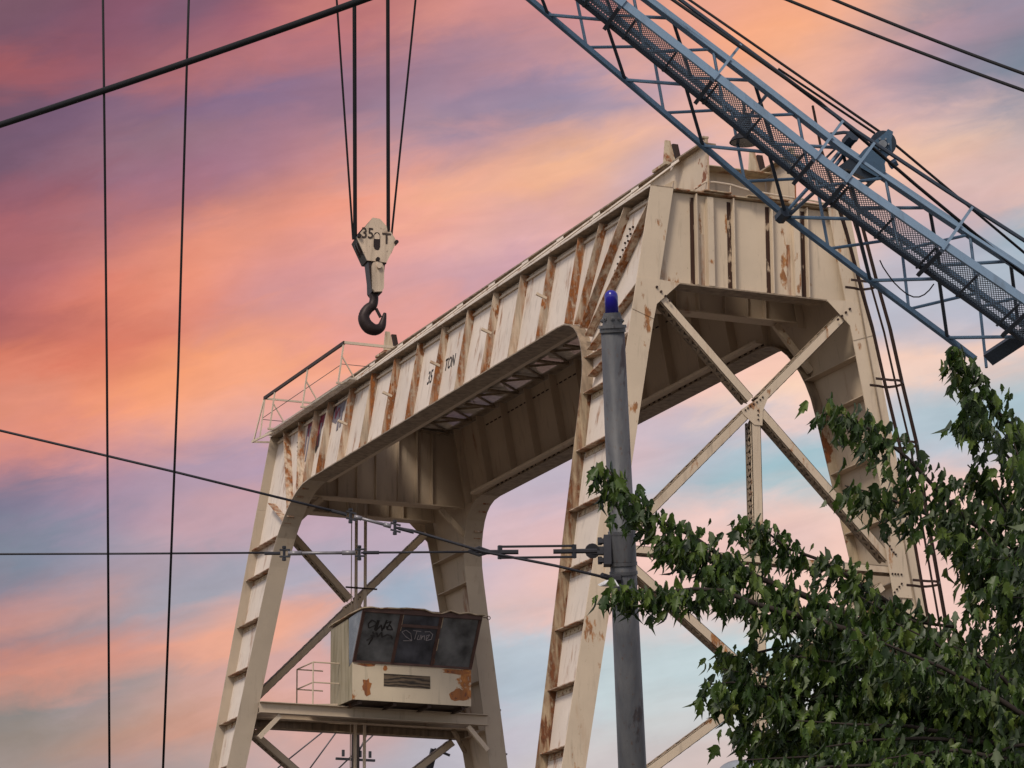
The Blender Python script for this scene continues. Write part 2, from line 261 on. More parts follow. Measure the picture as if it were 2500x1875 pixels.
# ------------------------------------------------------------------ mesh helpers
class MB:
    def __init__(s): s.v = []; s.f = []; s.sm = False
    def quad(s, *p): i = len(s.v); s.v += [V(q) for q in p]; s.f.append(tuple(range(i, i+len(p))))
    def prism(s, pts, off):                     # polygon extruded by vector
        n = len(pts); i = len(s.v); off = V(off); s.v += [V(p) for p in pts] + [V(p)+off for p in pts]
        s.f.append(tuple(range(i, i+n))); s.f.append(tuple(range(i+2*n-1, i+n-1, -1)))
        for k in range(n): j = (k+1) % n; s.f.append((i+k, i+n+k, i+n+j, i+j))
        return s
    def bar(s, a, b, w, h=None, up=(0, 0, 1)):   # rectangular bar, w across, h along up
        h = h or w; a = V(a); b = V(b); d = (b-a); 
        if d.length < 1e-6: return s
        d.normalize(); up = V(up)
        if abs(d.dot(up.normalized())) > .99: up = V((0, 1, 0)) if abs(d.y) < .9 else V((1, 0, 0))
        x = d.cross(up).normalized()*(w/2); y = x.cross(d).normalized()*(h/2)
        return s.prism([a-x-y, a+x-y, a+x+y, a-x+y], b-a)
    def tube(s, pts, r, n=8, cap=True):
        pts = [V(p) for p in pts]; rs = r if isinstance(r, (list, tuple)) else [r]*len(pts)
        ref = V((.3, .2, .93)).normalized(); base = len(s.v)
        for k, p in enumerate(pts):
            d = (pts[min(k+1, len(pts)-1)]-pts[max(k-1, 0)]).normalized()
            x = d.cross(ref)
            if x.length < .05: x = d.cross(V((1, 0, 0)))
            x.normalize(); y = d.cross(x)
            for j in range(n):
                a = 2*math.pi*j/n; s.v.append(p+(x*math.cos(a)+y*math.sin(a))*rs[k])
        for k in range(len(pts)-1):
            for j in range(n):
                q = (j+1) % n; s.f.append((base+k*n+j, base+k*n+q, base+(k+1)*n+q, base+(k+1)*n+j))
        if cap: s.f.append(tuple(base+j for j in range(n-1, -1, -1))); s.f.append(tuple(base+(len(pts)-1)*n+j for j in range(n)))
        return s
    def build(s, name, mat, parent=None, smooth=False):
        me = bpy.data.meshes.new(name); o = bpy.data.objects.new(name, me); COL.objects.link(o)
        org = V((0, 0, 0))
        if parent is not None:
            p = parent
            while p is not None: org = org + p.location; p = p.parent
            o.parent = parent
        elif s.v:
            org = V((sum(v.x for v in s.v)/len(s.v), sum(v.y for v in s.v)/len(s.v), min(v.z for v in s.v))); o.location = org
        me.from_pydata([v-org for v in s.v], [], s.f); me.materials.append(MATS[mat]); me.validate()
        if smooth: me.shade_smooth()
        return o
def empty(name, loc): o = bpy.data.objects.new(name, None); COL.objects.link(o); o.location = loc; return o
def tag(o, label, cat, group=None, kind=None):
    if label: o['label'] = label
    if cat: o['category'] = cat
    if group: o['group'] = group
    if kind: o['kind'] = kind
    return o
def text_mesh(name, txt, size, mat, parent, org, ex, ey, thick=.004, shear=0):
    cu = bpy.data.curves.new(name, 'FONT'); cu.body = txt; cu.size = size; cu.extrude = thick; cu.resolution_u = 2; cu.shear = shear; cu.offset = .012*size
    to = bpy.data.objects.new(name+'_tmp', cu); COL.objects.link(to)
    me = bpy.data.meshes.new_from_object(to.evaluated_get(bpy.context.evaluated_depsgraph_get())); bpy.data.objects.remove(to)
    q = V((0, 0, 0)); p = parent
    while p is not None: q += p.location; p = p.parent
    ex, ey = V(ex), V(ey); ez = ex.cross(ey).normalized()
    for v in me.vertices: c = v.co; v.co = V(org)-q+ex*c.x+ey*c.y+ez*c.z
    me.materials.clear(); me.materials.append(MATS[mat]); me.name = name
    o = bpy.data.objects.new(name, me); COL.objects.link(o); o.parent = parent; return o
# ------------------------------------------------------------------ ground
g = MB(); g.quad((-1500, -1500, 0), (1500, -1500, 0), (1500, 1500, 0), (-1500, 1500, 0))
tag(g.build('ground', 'ground'), None, None, kind='structure')
# ================================================================== gantry crane
A, B, WF, L, H, GD = 2.40, .1764, .527, 24.862, 23.58, 2.10
G = tag(empty('gantry_crane', (0, L/2, 0)), 'tall cream riveted steel gantry crane with rust streaks, arched portal sides and small operator cab', 'gantry crane')
def P(sg, y, t, off=0., out=0.): return V((sg*(A+B*t-off+out), y, H-t))
CURVE = [(2.10, 4.2), (2.13, 3.8), (2.22, 3.48), (2.35, 3.2), (2.55, 2.93), (2.80, 2.70), (3.05, 2.52), (3.35, 2.36), (3.70, 2.24), (4.12, 2.18)]
LEGC = [(4.12, 2.18), (5.45, 2.05), (7.7, 1.84), (9.56, 1.66), (12.4, 1.40), (22.6, .78)]
TB = 22.6
def ysd(d, end): return d if end == 0 else L-d
def strip(mb, pts, o0, o1, sg, nrm_t=.03):
    """curved flange plate: pts (y,t,dy,dt) with thickness direction"""
    for (y0, t0, ny0, nt0), (y1, t1, ny1, nt1) in zip(pts[:-1], pts[1:]):
        a = [P(sg, y0, t0, o0), P(sg, y0, t0, o1), P(sg, y1, t1, o1), P(sg, y1, t1, o0)]
        b = [P(sg, y0+ny0*nrm_t, t0+nt0*nrm_t, o0), P(sg, y0+ny0*nrm_t, t0+nt0*nrm_t, o1), P(sg, y1+ny1*nrm_t, t1+nt1*nrm_t, o1), P(sg, y1+ny1*nrm_t, t1+nt1*nrm_t, o0)]
        i = len(mb.v); mb.v += a+b
        mb.f += [(i, i+1, i+2, i+3), (i+7, i+6, i+5, i+4), (i, i+4, i+5, i+1), (i+2, i+6, i+7, i+3), (i+1, i+5, i+6, i+2), (i+3, i+7, i+4, i)]
def withn(c, end):
    out = []
    for k, (t, d) in enumerate(c):
        a = c[max(k-1, 0)]; b = c[min(k+1, len(c)-1)]; dt, dd = b[0]-a[0], b[1]-a[1]; l = math.hypot(dt, dd)
        # normal away from the steel (toward the opening): +d , +t
        nd, nn = dt/l, -dd/l
        out.append((ysd(d, end), t, nd if end == 0 else -nd, nn))
    return out
def web_poly(sg, pts, off, th=.024):
    mb = MB(); mb.prism([P(sg, y, t, off) for y, t in pts], (sg*-th, 0, 0)); return mb
for sg in (-1, 1):
    pm = 'cream_panel' if sg < 0 else 'cream_inner'
    sidelab = None
    # girder web with the two knees
    pts = [(.03, 0.03), (.03, 4.12)] + [(ysd(d, 0), t) for t, d in reversed(CURVE)] + [(ysd(d, 1), t) for t, d in CURVE] + [(L-.03, 4.12), (L-.03, .03)]
    # split in convex-ish pieces: near knee, middle, far knee
    for end in (0, 1):
        k = [(ysd(.03, end), .03), (ysd(.03, end), 4.12)] + [(ysd(d, end), t) for t, d in reversed(CURVE)] + [(ysd(4.2, end), .03)]
        web_poly(sg, k, WF/2).build('knee_web', pm, G)
        lg = [(ysd(.03, end), 4.12), (ysd(.03, end), TB)] + [(ysd(d, end), t) for t, d in reversed(LEGC)]
        web_poly(sg, lg, WF/2).build('leg_web', pm, G)
        # outer flange of the leg in two plates with a welded step
        mb = MB(); y0 = ysd(0, end); dy = .03 if end == 0 else -.03
        mb.prism([P(sg, y0, 0), P(sg, y0, 2.1), P(sg, y0, 2.1, WF), P(sg, y0, 0, WF)], (0, dy, 0))
        mb.build('upper_leg_flange', 'cream_far_shaded' if end else 'cream_end', G)
        mb = MB(); mb.prism([P(sg, y0, 2.104), P(sg, y0, TB), P(sg, y0, TB, WF), P(sg, y0, 2.104, WF)], (0, dy, 0)); mb.build('lower_leg_flange', 'cream_far_shaded' if end else 'cream_end', G)
        # gusset plate (front face) holding the cross brace
        yo = y0-(.012 if end == 0 else -.012)
        mb = MB(); gp = [P(sg, yo, 2.07), P(sg, yo, 2.07, WF), V((sg*1.76, yo, H-2.10)), V((sg*2.32, yo, H-2.62)), P(sg, yo, 2.95, WF), P(sg, yo, 2.78)]
        mb.prism(gp, (0, .011 if end == 0 else -.011, 0))
        mb.build('corner_gusset', 'cream_end', G)
        rv = MB()
        for q in range(4):
            c = V((sg*(2.02+.10*(3-q)), yo, H-(2.60-.09*(3-q)-.08)));
            rv.tube([c, c+V((0, -.03 if end == 0 else .03, 0))], .028, 6)
        rv.build('rivet_row', 'rust_dark', G)
        # inner curved flange
        mb = MB(); strip(mb, withn(CURVE, end), 0, WF, sg, .03); mb.build('knee_flange', 'cream_far_shaded' if end else 'cream_dirty', G)
        mb = MB(); strip(mb, withn(LEGC, end), 0, WF, sg, .03); mb.build('inner_leg_flange', 'cream_far_shaded' if end else ('flange_rust' if sg < 0 else 'cream_rusty'), G)
        # foot
        mb = MB(); mb.bar(P(sg, ysd(.35, end), TB, WF/2), P(sg, ysd(.35, end), TB+.3, WF/2), 1.0, 1.3, (0, 1, 0)); mb.build('foot_plate', 'cream', G)
        # stiffener shelves across the leg web: plate + riveted angle beneath
        for t in (3.25, 4.12, 5.45, 6.8, 8.15, 9.45, 10.75, 12.1, 13.5):
            c = CURVE+LEGC[1:]
            for (ta, da), (tb, db) in zip(c[:-1], c[1:]):
                if ta <= t <= tb: dd = da+(db-da)*(t-ta)/(tb-ta); break
            mb = MB()
            p0, p1 = P(sg, ysd(.04, end), t, WF/2-.0), P(sg, ysd(dd, end), t, WF/2)
            q1, q0 = P(sg, ysd(dd, end), t, .05), P(sg, ysd(.04, end), t, .05)
            mb.prism([p0, p1, q1, q0], (0, 0, -.02))
            mb.build('web_stiffener', 'cream_stiff', G)
            if t > 4:
                mb = MB(); mb.prism([P(sg, ysd(.08, end), t+.03, WF/2-.002), P(sg, ysd(dd-.1, end), t+.03, WF/2-.002), P(sg, ysd(dd-.1, end), t+.16, WF/2-.002), P(sg, ysd(.08, end), t+.16, WF/2-.002)], (sg*.012, 0, 0))
                nn = 7
                for q in range(nn):
                    c0 = P(sg, ysd(.2+(dd-.4)*q/(nn-1), end), t+.10, WF/2-.01); mb.tube([c0, c0+V((sg*.03, 0, 0))], .022, 5)
                mb.build('riveted_angle', 'cream_rusty', G)
            # inner face as well
            if sg > 0 or end == 1:
                mb = MB(); mb.prism([P(sg, ysd(.04, end), t, WF/2+.025), P(sg, ysd(dd, end), t, WF/2+.025), P(sg, ysd(dd, end), t, WF-.02), P(sg, ysd(.04, end), t, WF-.02)], (0, 0, -.02)); mb.build('web_stiffener', 'cream_inner', G)
    web_poly(sg, [(4.203, .03), (4.203, 2.09), (L-4.203, 2.09), (L-4.203, .03)], WF/2).build('girder_web', pm, G)
    mb = MB(); mb.prism([P(sg, 4.203, 2.10), P(sg, L-4.203, 2.10), P(sg, L-4.203, 2.10, WF), P(sg, 4.203, 2.10, WF)], (0, 0, -.03)); mb.build('bottom_flange', 'cream_dirty', G)
    mb = MB(); mb.prism([P(sg, 3.9, 1.99, WF+.01), P(sg, L-3.9, 1.99, WF+.01), P(sg, L-3.9, 1.99, WF+.19), P(sg, 3.9, 1.99, WF+.19)], (0, 0, -.08)); mb.build('soffit_channel', 'cream_inner', G)
    mb = MB(); mb.prism([P(sg, 0.0, 0), P(sg, L, 0), P(sg, L, 0, WF), P(sg, 0.0, 0, WF)], (0, 0, .03)); mb.build('top_flange', 'cream_dirty', G)
    mb = MB(); mb.bar(P(sg, 0.03, -.015, -.012), P(sg, L-.03, -.015, -.012), .02, .045); mb.build('flange_edge', 'cream_panel', G)
    mb = MB(); mb.bar(P(sg, 0.1, .16, WF/2-.03), P(sg, L-.1, .16, WF/2-.03), .05, .05); mb.bar(P(sg, 4.2, 2.02, WF/2-.03), P(sg, L-4.2, 2.02, WF/2-.03), .06, .05); mb.build('web_angle', 'cream', G)
    if sg > 0:
        mb = MB(); y = 4.3
        while y < L-4.3:
            c = P(1, y, 1.96, WF/2+.03); mb.bar(c, c+V((0, .13, 0)), .02, .035); c = P(1, y, .30, WF/2+.03); mb.bar(c, c+V((0, .16, 0)), .02, .03); y += .29
        tag(mb.build('bolt_row', 'rust_dark', G), None, None, kind='stuff')
    # vertical stiffeners on the outer side of the girder web
    def stiff(ya, ta, yb, tb, side=0, matn='cream_stiff', wide=0.012):
        o0, o1 = (WF/2, .055) if side == 0 else (WF/2+.024, WF-.03)
        mb = MB(); a, b, c, d = P(sg, ya, ta, o0), P(sg, yb, tb, o0), P(sg, yb, tb, o1), P(sg, ya, ta, o1)
        e = V((0, b.z-a.z, -(b.y-a.y))).normalized()*.02
        mb.prism([a, b, c, d], e)
        if side == 0 and sg < 0:
            e3 = e.normalized(); st = MB(); st.prism([a-V((.004, 0, 0)), b-V((.004, 0, 0)), b-V((.004, 0, 0))-e3*.05, a-V((.004, 0, 0))-e3*.05], (-.003, 0, 0)); st.build('seam_strip', 'cream_stiff', G)
        e2 = e.normalized()*.075
        mb.build('girder_stiffener', matn, G)
    for k in range(11): stiff(3.94+1.632*k, .04, 3.94+1.632*k-(.0), 2.08)
    for k in range(-1, 12): stiff(3.94+1.632*k, .04, 3.94+1.632*k, 2.08, 1, 'cream_inner')
    for end in (0, 1):
        fan = [(2.79, .04, 3.35, 2.25), (1.49, .04, 3.0, 2.42), (.10, .22, 2.62, 2.70), (.04, 2.1, 2.36, 3.08), (.04, 3.23, 2.1, 3.75)]
        if end == 1: fan = [(3.5, .04, 3.6, 2.25), (2.2, .04, 3.25, 2.4), (.95, .04, 2.75, 2.85), (.78, 2.07, 2.6, 3.0)]
        for (d0, t0, d1, t1) in fan: stiff(ysd(d0, end), t0, ysd(d1, end), t1)
    # rivet rows in the knee
    mb = MB()
    for k in range(12):
        for e in (0, 1):
            for d in (0, .16):
                c = P(sg, ysd((1.25 if e == 0 else 1.9)+.075*k+d, e), .55+.14*k, WF/2-.005); mb.tube([c, c+V((sg*.035, 0, 0))], .026, 5)
    mb.build('knee_rivets', 'rust_dark', G)
    # small cleats on every other stiffener
    for k in (1, 3, 5, 7, 9):
        y = 3.94+1.632*k; mb = MB(); c = P(sg, y, 1.02, .10); mb.bar(c+V((sg*.19, .0, .07)), c+V((-sg*.06, .0, -.02)), .06, .06); mb.build('cleat', 'cream', G)
    # runway girder above
    xw = sg*1.05
    mb = MB(); mb.prism([(xw, -.02, H+.04), (xw, L, H+.04), (xw, L, H+1.08), (xw, -.02, H+1.08)], (.02*sg, 0, 0))
    mb.build('runway_web', 'cream', G)
    mb = MB(); mb.prism([(xw-.17, -.06, H+1.08), (xw+.19, -.06, H+1.08), (xw+.19, L, H+1.08), (xw-.17, L, H+1.08)], (0, 0, .035)); mb.build('runway_flange', 'cream_dirty', G)
    mb = MB(); mb.prism([(xw-.15, .05, H+.005), (xw+.17, .05, H+.005), (xw+.17, L, H+.005), (xw-.15, L, H+.005)], (0, 0, .03)); mb.build('runway_bottom_flange', 'rust_dark', G)
    mb = MB(); mb.bar((xw, .1, H+1.15), (xw, L-.1, H+1.15), .07, .10); mb.build('crane_rail', 'rust_dark', G)
    mb = MB(); mb.bar((xw+.01, -.035, H+.04), (xw+.01, -.035, H+1.08), .02, .03, (0, 1, 0)); mb.build('web_edge_plate', 'cream_rusty', G)
    # rail stops: pair of upright horns near each end
    for ye in (1.95, L-5.6):
        mb = MB(); z = H+1.115
        mb.prism([(xw-.16, ye-.12, z), (xw+.18, ye-.12, z), (xw+.05, ye-.05, z+.66), (xw-.07, ye-.05, z+.66)], (0, .05, 0))
        mb.build('rail_stop', 'cream_rusty', G)
        mb = MB(); mb.prism([(xw+.22, ye-.1, z), (xw+.34, ye-.1, z), (xw+.24, ye-.05, z+.60), (xw+.11, ye-.05, z+.60)], (0, .08, 0)); mb.build('stop_buffer', 'rust_dark', G)
        mb = MB(); mb.prism([(xw-.22, ye-.35, z), (xw+.24, ye-.35, z), (xw+.24, ye+.35, z), (xw-.22, ye+.35, z)], (0, 0, .06)); mb.build('stop_base', 'cream_rusty', G)
    mb = MB(); mb.bar((xw, .05, H+1.12), (xw, .05, H+1.26), .07, .08, (0, 1, 0)); mb.bar((xw-.02, .0, H+1.26), (xw-.02, .15, H+1.26), .14, .04); mb.build('end_lug', 'cream_rusty', G)
    # knee brackets from top flange edge to runway girder
    for k in range(12):
        y = 1.6+2.08*k
        mb = MB(); mb.prism([P(sg, y, -.035, .02), P(sg, y, -.035, 1.0), V((xw+sg*.02, y, H+.75))], (0, .03, 0)); mb.build('knee_bracket', 'cream', G)
        mb = MB(); mb.bar(P(sg, y+.55, -.05, .02), V((xw+sg*.16, y-.55, H+1.03)), .035, .035); mb.prism([V((xw+sg*.16, y-.55, H+1.06)), V((xw+sg*.16, y-.15, H+1.06)), V((xw+sg*.3, y-.40, H+.82))], (0, 0, .02)); mb.build('stay_bar', 'cream_panel', G)
    # walkway grating between girder and runway, and its bracing
    mb = MB(); x0, x1 = sg*(A-WF+.02), xw-sg*.8
    mb.prism([(x0, .4, H-.012), (x1, .4, H-.012), (x1, L-.4, H-.012), (x0, L-.4, H-.012)], (0, 0, .012)); mb.build('walkway_plate', 'grating', G)
    mb = MB()
    for k in range(13):
        y = 2.6+1.632*k; mb.bar((x0, y, H-.06), (xw, y+.8, H-.06), .05, .05); mb.bar((xw, y+.8, H-.06), (x0, y+1.632, H-.06), .05, .05)
        mb.bar((x0, y, H-.12), (xw, y, H-.10), .14, .05)
    mb.build('walkway_bracing', 'cream_dirty', G)
# text and graffiti on the left girder web
nrm = V((-1, 0, -B)).normalized()
def wpt(y, t, o=.004): return P(-1, y, t, WF/2)+V((-o, 0, 0))
ey = (wpt(5, 0)-wpt(5, 1)).normalized(); ex = V((0, -1, 0))
text_mesh('stencil_word', 'TON', .45, 'paint_black', G, wpt(11.98, 1.20), ex*.68, ey)['label'] = 'black stencilled word TON'
text_mesh('stencil_number', '35', .50, 'paint_black', G, wpt(13.10, 1.28), ex*.68, ey)['label'] = 'black stencilled number 35 partly hidden by a stiffener'
def stroke(mb, pts, w, o=.006, off=0):
    pts = [wpt(y, t, o) for y, t in pts]
    for a, b in zip(pts[:-1], pts[1:]): mb.bar(a, b, w, .004, nrm)
def blob(pts, mat, o):
    mb = MB(); mb.prism([wpt(y, t, o) for y, t in pts], (-.004, 0, 0)); return mb
gr = blob([(22.35, .16), (21.95, .10), (21.80, .45), (22.0, .62), (22.3, .5)], 0, .004); gr.build('graffiti', 'spray_red', G)
gr = blob([(21.65, .10), (20.95, .08), (21.0, .5), (21.35, .95), (21.6, .6)], 0, .004); gr.build('graffiti', 'spray_red', G)
gr = blob([(20.65, .08), (19.35, .06), (19.4, .45), (19.9, .72), (20.45, .5)], 0, .004); gr.build('graffiti', 'spray_grey', G)
mb = MB()
for ys, t0, t1 in ((22.3, .3, 1.15), (22.05, .3, 1.3), (21.15, .4, 1.1), (19.75, .3, .95), (19.55, .3, .9)): stroke(mb, [(ys, t0), (ys-.06, t1)], .13, .010)
mb.build('graffiti', 'spray_grey', G)
mb = MB(); stroke(mb, [(21.4, .3), (21.25, 1.05)], .2, .010); stroke(mb, [(20.45, .2), (20.30, .95)], .16, .010); stroke(mb, [(20.1, .2), (20.0, .55), (19.8, .3), (19.7, .6)], .10, .010); mb.build('graffiti', 'spray_red', G)
gr = blob([(20.66, .05), (20.05, .05), (20.15, .3), (20.45, .62), (20.63, .5)], 0, .012); gr.build('graffiti', 'paint_black', G)
gr = blob([(21.3, .75), (21.12, .7), (21.05, 1.05), (21.2, 1.25), (21.33, 1.05)], 0, .012); gr.build('graffiti', 'paint_black', G)
# cross girders: two webs at each end
def xgirder(yw, tb, flw, front, matw, t0=.03, xs=None, stf=None, face=-1):
    o = .0
    xa, xb = A-WF+.0, A+B*tb-WF/2-.03
    mb = MB(); mb.prism([(-(A-WF/2)-.0, yw, H-t0), (A-WF/2, yw, H-t0), (xb, yw, H-tb), (-xb, yw, H-tb)], (0, .022, 0)); mb.build('cross_girder_web', matw, G)
    return xb
for (yw, tb, matw, fy0, fy1, face) in ((.16, 2.08, 'cream_end', .02, .5, -1), (2.40, 1.98, 'cream_inner', 2.2, 2.65, -1), (L-2.42, 2.14, 'cream_inner', L-2.65, L-2.2, -1), (L-.20, 2.10, 'cream_inner', L-.5, L-.04, -1)):
    xb = xgirder(yw, tb, 0, 0, matw)
    fl = 1.79 if yw in (.16,) else xb-.25
    mb = MB(); mb.prism([(-fl, fy0, H-tb-.002), (fl, fy0, H-tb-.002), (fl, fy1, H-tb-.002), (-fl, fy1, H-tb-.002)], (0, 0, -.03)); mb.build('cross_girder_flange', 'cream_dirty' if yw < 1 else 'cream_inner', G)
    mb = MB(); mb.prism([(-1.86, fy0, H), (1.86, fy0, H), (1.86, fy1, H), (-1.86, fy1, H)], (0, 0, .028)); mb.build('cross_girder_top', 'cream_rusty', G)
    if yw < 1: sx = [(-1.32, .14), (-.43, .14), (.50, .14), (1.36, .14)]
    else: sx = [(-1.3, .14), (-.75, .14), (-.2, .14), (.45, .14), (1.0, .14), (1.45, .14)]
    for x, d in sx:
        mb = MB(); mb.prism([(x, yw, H-.04), (x, yw-d, H-.04), (x, yw-d, H-tb+.01), (x, yw, H-tb+.01)], (.022, 0, 0))
        mb.build('girder_stiffener', 'cream_end' if yw < 1 else 'cream_inner', G)
        if yw < 1:
            mb = MB(); mb.prism([(x-.095, yw-.006, H-.10), (x-.004, yw-.006, H-.10), (x-.004, yw-.006, H-tb+.02), (x-.105, yw-.006, H-tb+.02)], (0, .005, 0)); mb.build('rust_run', 'rust_seam', G)
    if yw < 1:
        for x in (-.98, 1.10):
            mb = MB(); mb.bar((x, yw-.07, H-.08), (x, yw-.07, H-tb+.01), .14, .13, (0, 1, 0)); mb.build('duct_casing', 'cream_end', G)
            mb = MB(); mb.prism([(x-.20, yw-.006, H-.9), (x-.11, yw-.006, H-.9), (x-.11, yw-.006, H-tb+.02), (x-.20, yw-.006, H-tb+.02)], (0, .005, 0)); mb.build('rust_run', 'cream_stiff', G)
    for sg in (-1, 1):   # diagonal struts to the leg
        if 2 < yw < L-2:
            mb = MB(); mb.bar((sg*1.75, yw, H-tb-.06), (sg*2.62, yw, H-3.05), .12, .14); mb.build('knee_strut', 'cream', G)
# odds and ends on top of the near end
mb = MB(); mb.prism([(-1.02, 1.3, H+.45), (1.02, 1.3, H+.45), (1.02, 1.3, H+1.0), (-1.02, 1.3, H+1.0)], (0, .02, 0)); mb.build('diaphragm_plate', 'cream', G)
mb = MB(); mb.prism([(-1.02, .9, H+.95), (1.02, .9, H+.95), (1.02, 1.3, H+.95), (-1.02, 1.3, H+.95)], (0, 0, .02)); mb.build('diaphragm_cap', 'cream_rusty', G)
mb = MB(); mb.tube([(-1.35, .05, H+.06), (-1.1, .0, H+.24), (-.9, 0, H+.26), (-.5, 0, H+.25), (-.1, 0, H+.18), (.6, 0, H+.14), (1.5, 0, H+.12), (2.0, 0, H+.08)], .022, 6)
for x, z in ((-.5, .25), (.25, .16), (1.2, .13)): mb.tube([(x, 0.03, H+.03), (x, 0.0, H+z)], .014, 5)
mb.build('conduit', 'cream', G)
for x0, x1 in ((-1.15, -.5), (-.1, .9), (1.2, 1.85)):
    mb = MB(); mb.prism([(x0, -.06, H+.032), (x1, -.06, H+.032), (x1, .2, H+.032), (x0, .2, H+.032)], (0, 0, .025)); mb.build('cover_plate', 'cream_rusty', G)
# laced braces ------------------------------------------------------
def laced(a, b, ynear, yfar, w, name, mats=('cream_end', 'cream_dirty')):
    """two channels (front and back) joined by zigzag lacing on both edges; a,b = (x,t)"""
    pa, pb = V((a[0], ynear, H-a[1])), V((b[0], ynear, H-b[1])); d = (pb-pa).normalized(); yv = V((0, yfar-ynear, 0))
    n = V((d.z, 0, -d.x)); 
    mb = MB(); mb.prism([pa-n*w/2, pb-n*w/2, pb+n*w/2, pa+n*w/2], (0, .014, 0)); 
    for s in (-1, 1): mb.prism([pa+n*(w/2)*s, pb+n*(w/2)*s, pb+n*(w/2)*s+V((0, .07, 0)), pa+n*(w/2)*s+V((0, .07, 0))], n*(-s)*.012)
    o = mb.build(name, 'cream_rusty' if False else mats[0], G)
    mb = MB(); pa2, pb2 = pa+yv, pb+yv
    mb.prism([pa2-n*w/2, pb2-n*w/2, pb2+n*w/2, pa2+n*w/2], (0, -.014, 0))
    for s in (-1, 1): mb.prism([pa2+n*(w/2)*s, pb2+n*(w/2)*s, pb2+n*(w/2)*s-V((0, .09, 0)), pa2+n*(w/2)*s-V((0, .09, 0))], n*(-s)*.012)
    mb.build('back_channel', mats[1], o)
    mb = MB(); ln = (pb-pa).length; k = int(ln/.13); 
    for s in (-1, 1):
        mb = MB()
        for i in range(k):
            q0 = pa+d*(ln*i/k)+n*(w/2+.006)*s; q1 = pa+d*(ln*(i+1)/k)+n*(w/2+.006)*s
            e0, e1 = (q0+V((0, .05, 0)), q1+yv-V((0, .06, 0))) if i % 2 == 0 else (q0+yv-V((0, .06, 0)), q1+V((0, .05, 0)))
            mb.bar(e0, e1, .075, .008, n)
        mb.build('lacing', mats[1], o)
for (yn, yf) in ((.04, .36), (L-.36, L-.04)):
    ms = ('cream_end', 'cream_dirty') if yn < 1 else ('cream_inner', 'cream_dirty')
    laced((-2.16, 2.45), (-.12, 4.48), yn, yf, .19, 'cross_brace', ms); laced((2.16, 2.45), (.12, 4.48), yn+.002, yf-.002, .19, 'cross_brace', ms)
    laced((.10, 4.70), (3.12, 7.70), yn, yf, .19, 'cross_brace', ms); laced((-.10, 4.70), (-3.12, 7.70), yn+.002, yf-.002, .19, 'cross_brace', ms)
    laced((-2.95, 8.32), (-.05, 10.55), yn, yf, .19, 'cross_brace', ms); laced((2.95, 8.32), (.05, 10.55), yn+.002, yf-.002, .19, 'cross_brace', ms)
    laced((-.05, 10.7), (-3.7, 13.3), yn, yf, .19, 'cross_brace', ms); laced((.05, 10.7), (3.7, 13.3), yn+.002, yf-.002, .19, 'cross_brace', ms)
    if yn < 1:
        laced((0, 4.95), (0, 7.85), yn+.004, yf-.004, .22, 'centre_post', ms); laced((0, 8.1), (0, 10.3), yn+.004, yf-.004, .22, 'centre_post', ms); laced((0, 10.8), (0, 13.2), yn+.004, yf-.004, .22, 'centre_post', ms)
        laced((-3.3, 7.95), (3.3, 7.95), yn, yf, .16, 'tie_beam', ms)
    laced((-4.25, 13.4), (4.25, 13.4), yn, yf, .2, 'tie_beam', ms)
    yo = yn-.015 if yn < 1 else yn-.012
    for t in (4.62, 10.62):
        mb = MB(); mb.prism([(-.36, yo, H-t-.12), (-.30, yo, H-t-.22), (-.05, yo, H-t-.42), (.14, yo, H-t-.42), (.16, yo, H-t-.1), (.30, yo, H-t+.22), (.24, yo, H-t+.30)], (0, .012, 0)); mb.build('node_gusset', ms[0], G)
        mb = MB()
        for x, z in ((-.26, -.12), (-.20, -.07), (-.14, -.02), (-.06, .03), (.02, .08), (.10, .14), (.16, .2), (.04, -.1), (.04, -.2), (.04, -.3)): c = V((x, yo, H-t+z)); mb.tube([c, c-V((0, .02, 0))], .02, 6)
        mb.build('rivet_row', 'rust_dark', G)
for sg in (-1, 1):
    mb = MB(); mb.prism([(sg*2.98, -.03, H-7.35), (sg*3.45, -.03, H-7.35), (sg*3.62, -.03, H-8.55), (sg*3.16, -.03, H-8.55)], (0, .02, 0)); mb.build('leg_gusset', 'cream_end', G)
    mb = MB()
    for x, t in ((3.06, 7.45), (3.10, 7.52), (3.15, 7.58), (3.20, 7.62), (3.1, 8.05), (3.17, 8.05), (3.24, 8.05), (3.32, 8.05), (3.32, 8.25), (3.26, 8.32), (3.2, 8.38), (3.14, 8.45)):
        c = V((sg*(x+.04), -.03, H-t)); mb.tube([c, c-V((0, .025, 0))], .022, 6)
    mb.build('rivet_row', 'rust_dark', G)
# conduit down the right leg
mb = MB(); mb.tube([P(1, -.03, t, .20+.004*t) for t in (0.2, 3, 6, 9, 14, 20)], .018, 6); mb.build('conduit', 'cream_dirty', G)
# twin pipes + cable at the far end
for x, r in ((-.10, .045), (.17, .045), (-.24, .014)):
    mb = MB(); mb.tube([(x, L-.75, H-1.4), (x, L-.75, H-16)], r, 8); mb.build('vertical_pipe', 'cream_inner', G, True)
mb = MB(); mb.bar((-.42, L-.8, H-4.25), (.5, L-.8, H-4.25), .05, .04); mb.build('pipe_bracket', 'rust_dark', G)
# cable and insulators down the far right leg
mb = MB(); pts = [P(1, L-2.0+.06*t, t, -.06-.02*math.sin(t*1.3)) for t in (4.9, 5.8, 6.7, 7.6, 8.5, 9.4, 10.3)]; mb.tube(pts, .013, 5); mb.build('earth_cable', 'cable_steel', G)
for t in (5.9, 7.55, 8.75):
    mb = MB(); c = P(1, L-2.0+.06*t, t, .0); mb.bar(c, c+V((.16, 0, 0)), .05, .05); mb.build('cable_clamp', 'insulator', G)
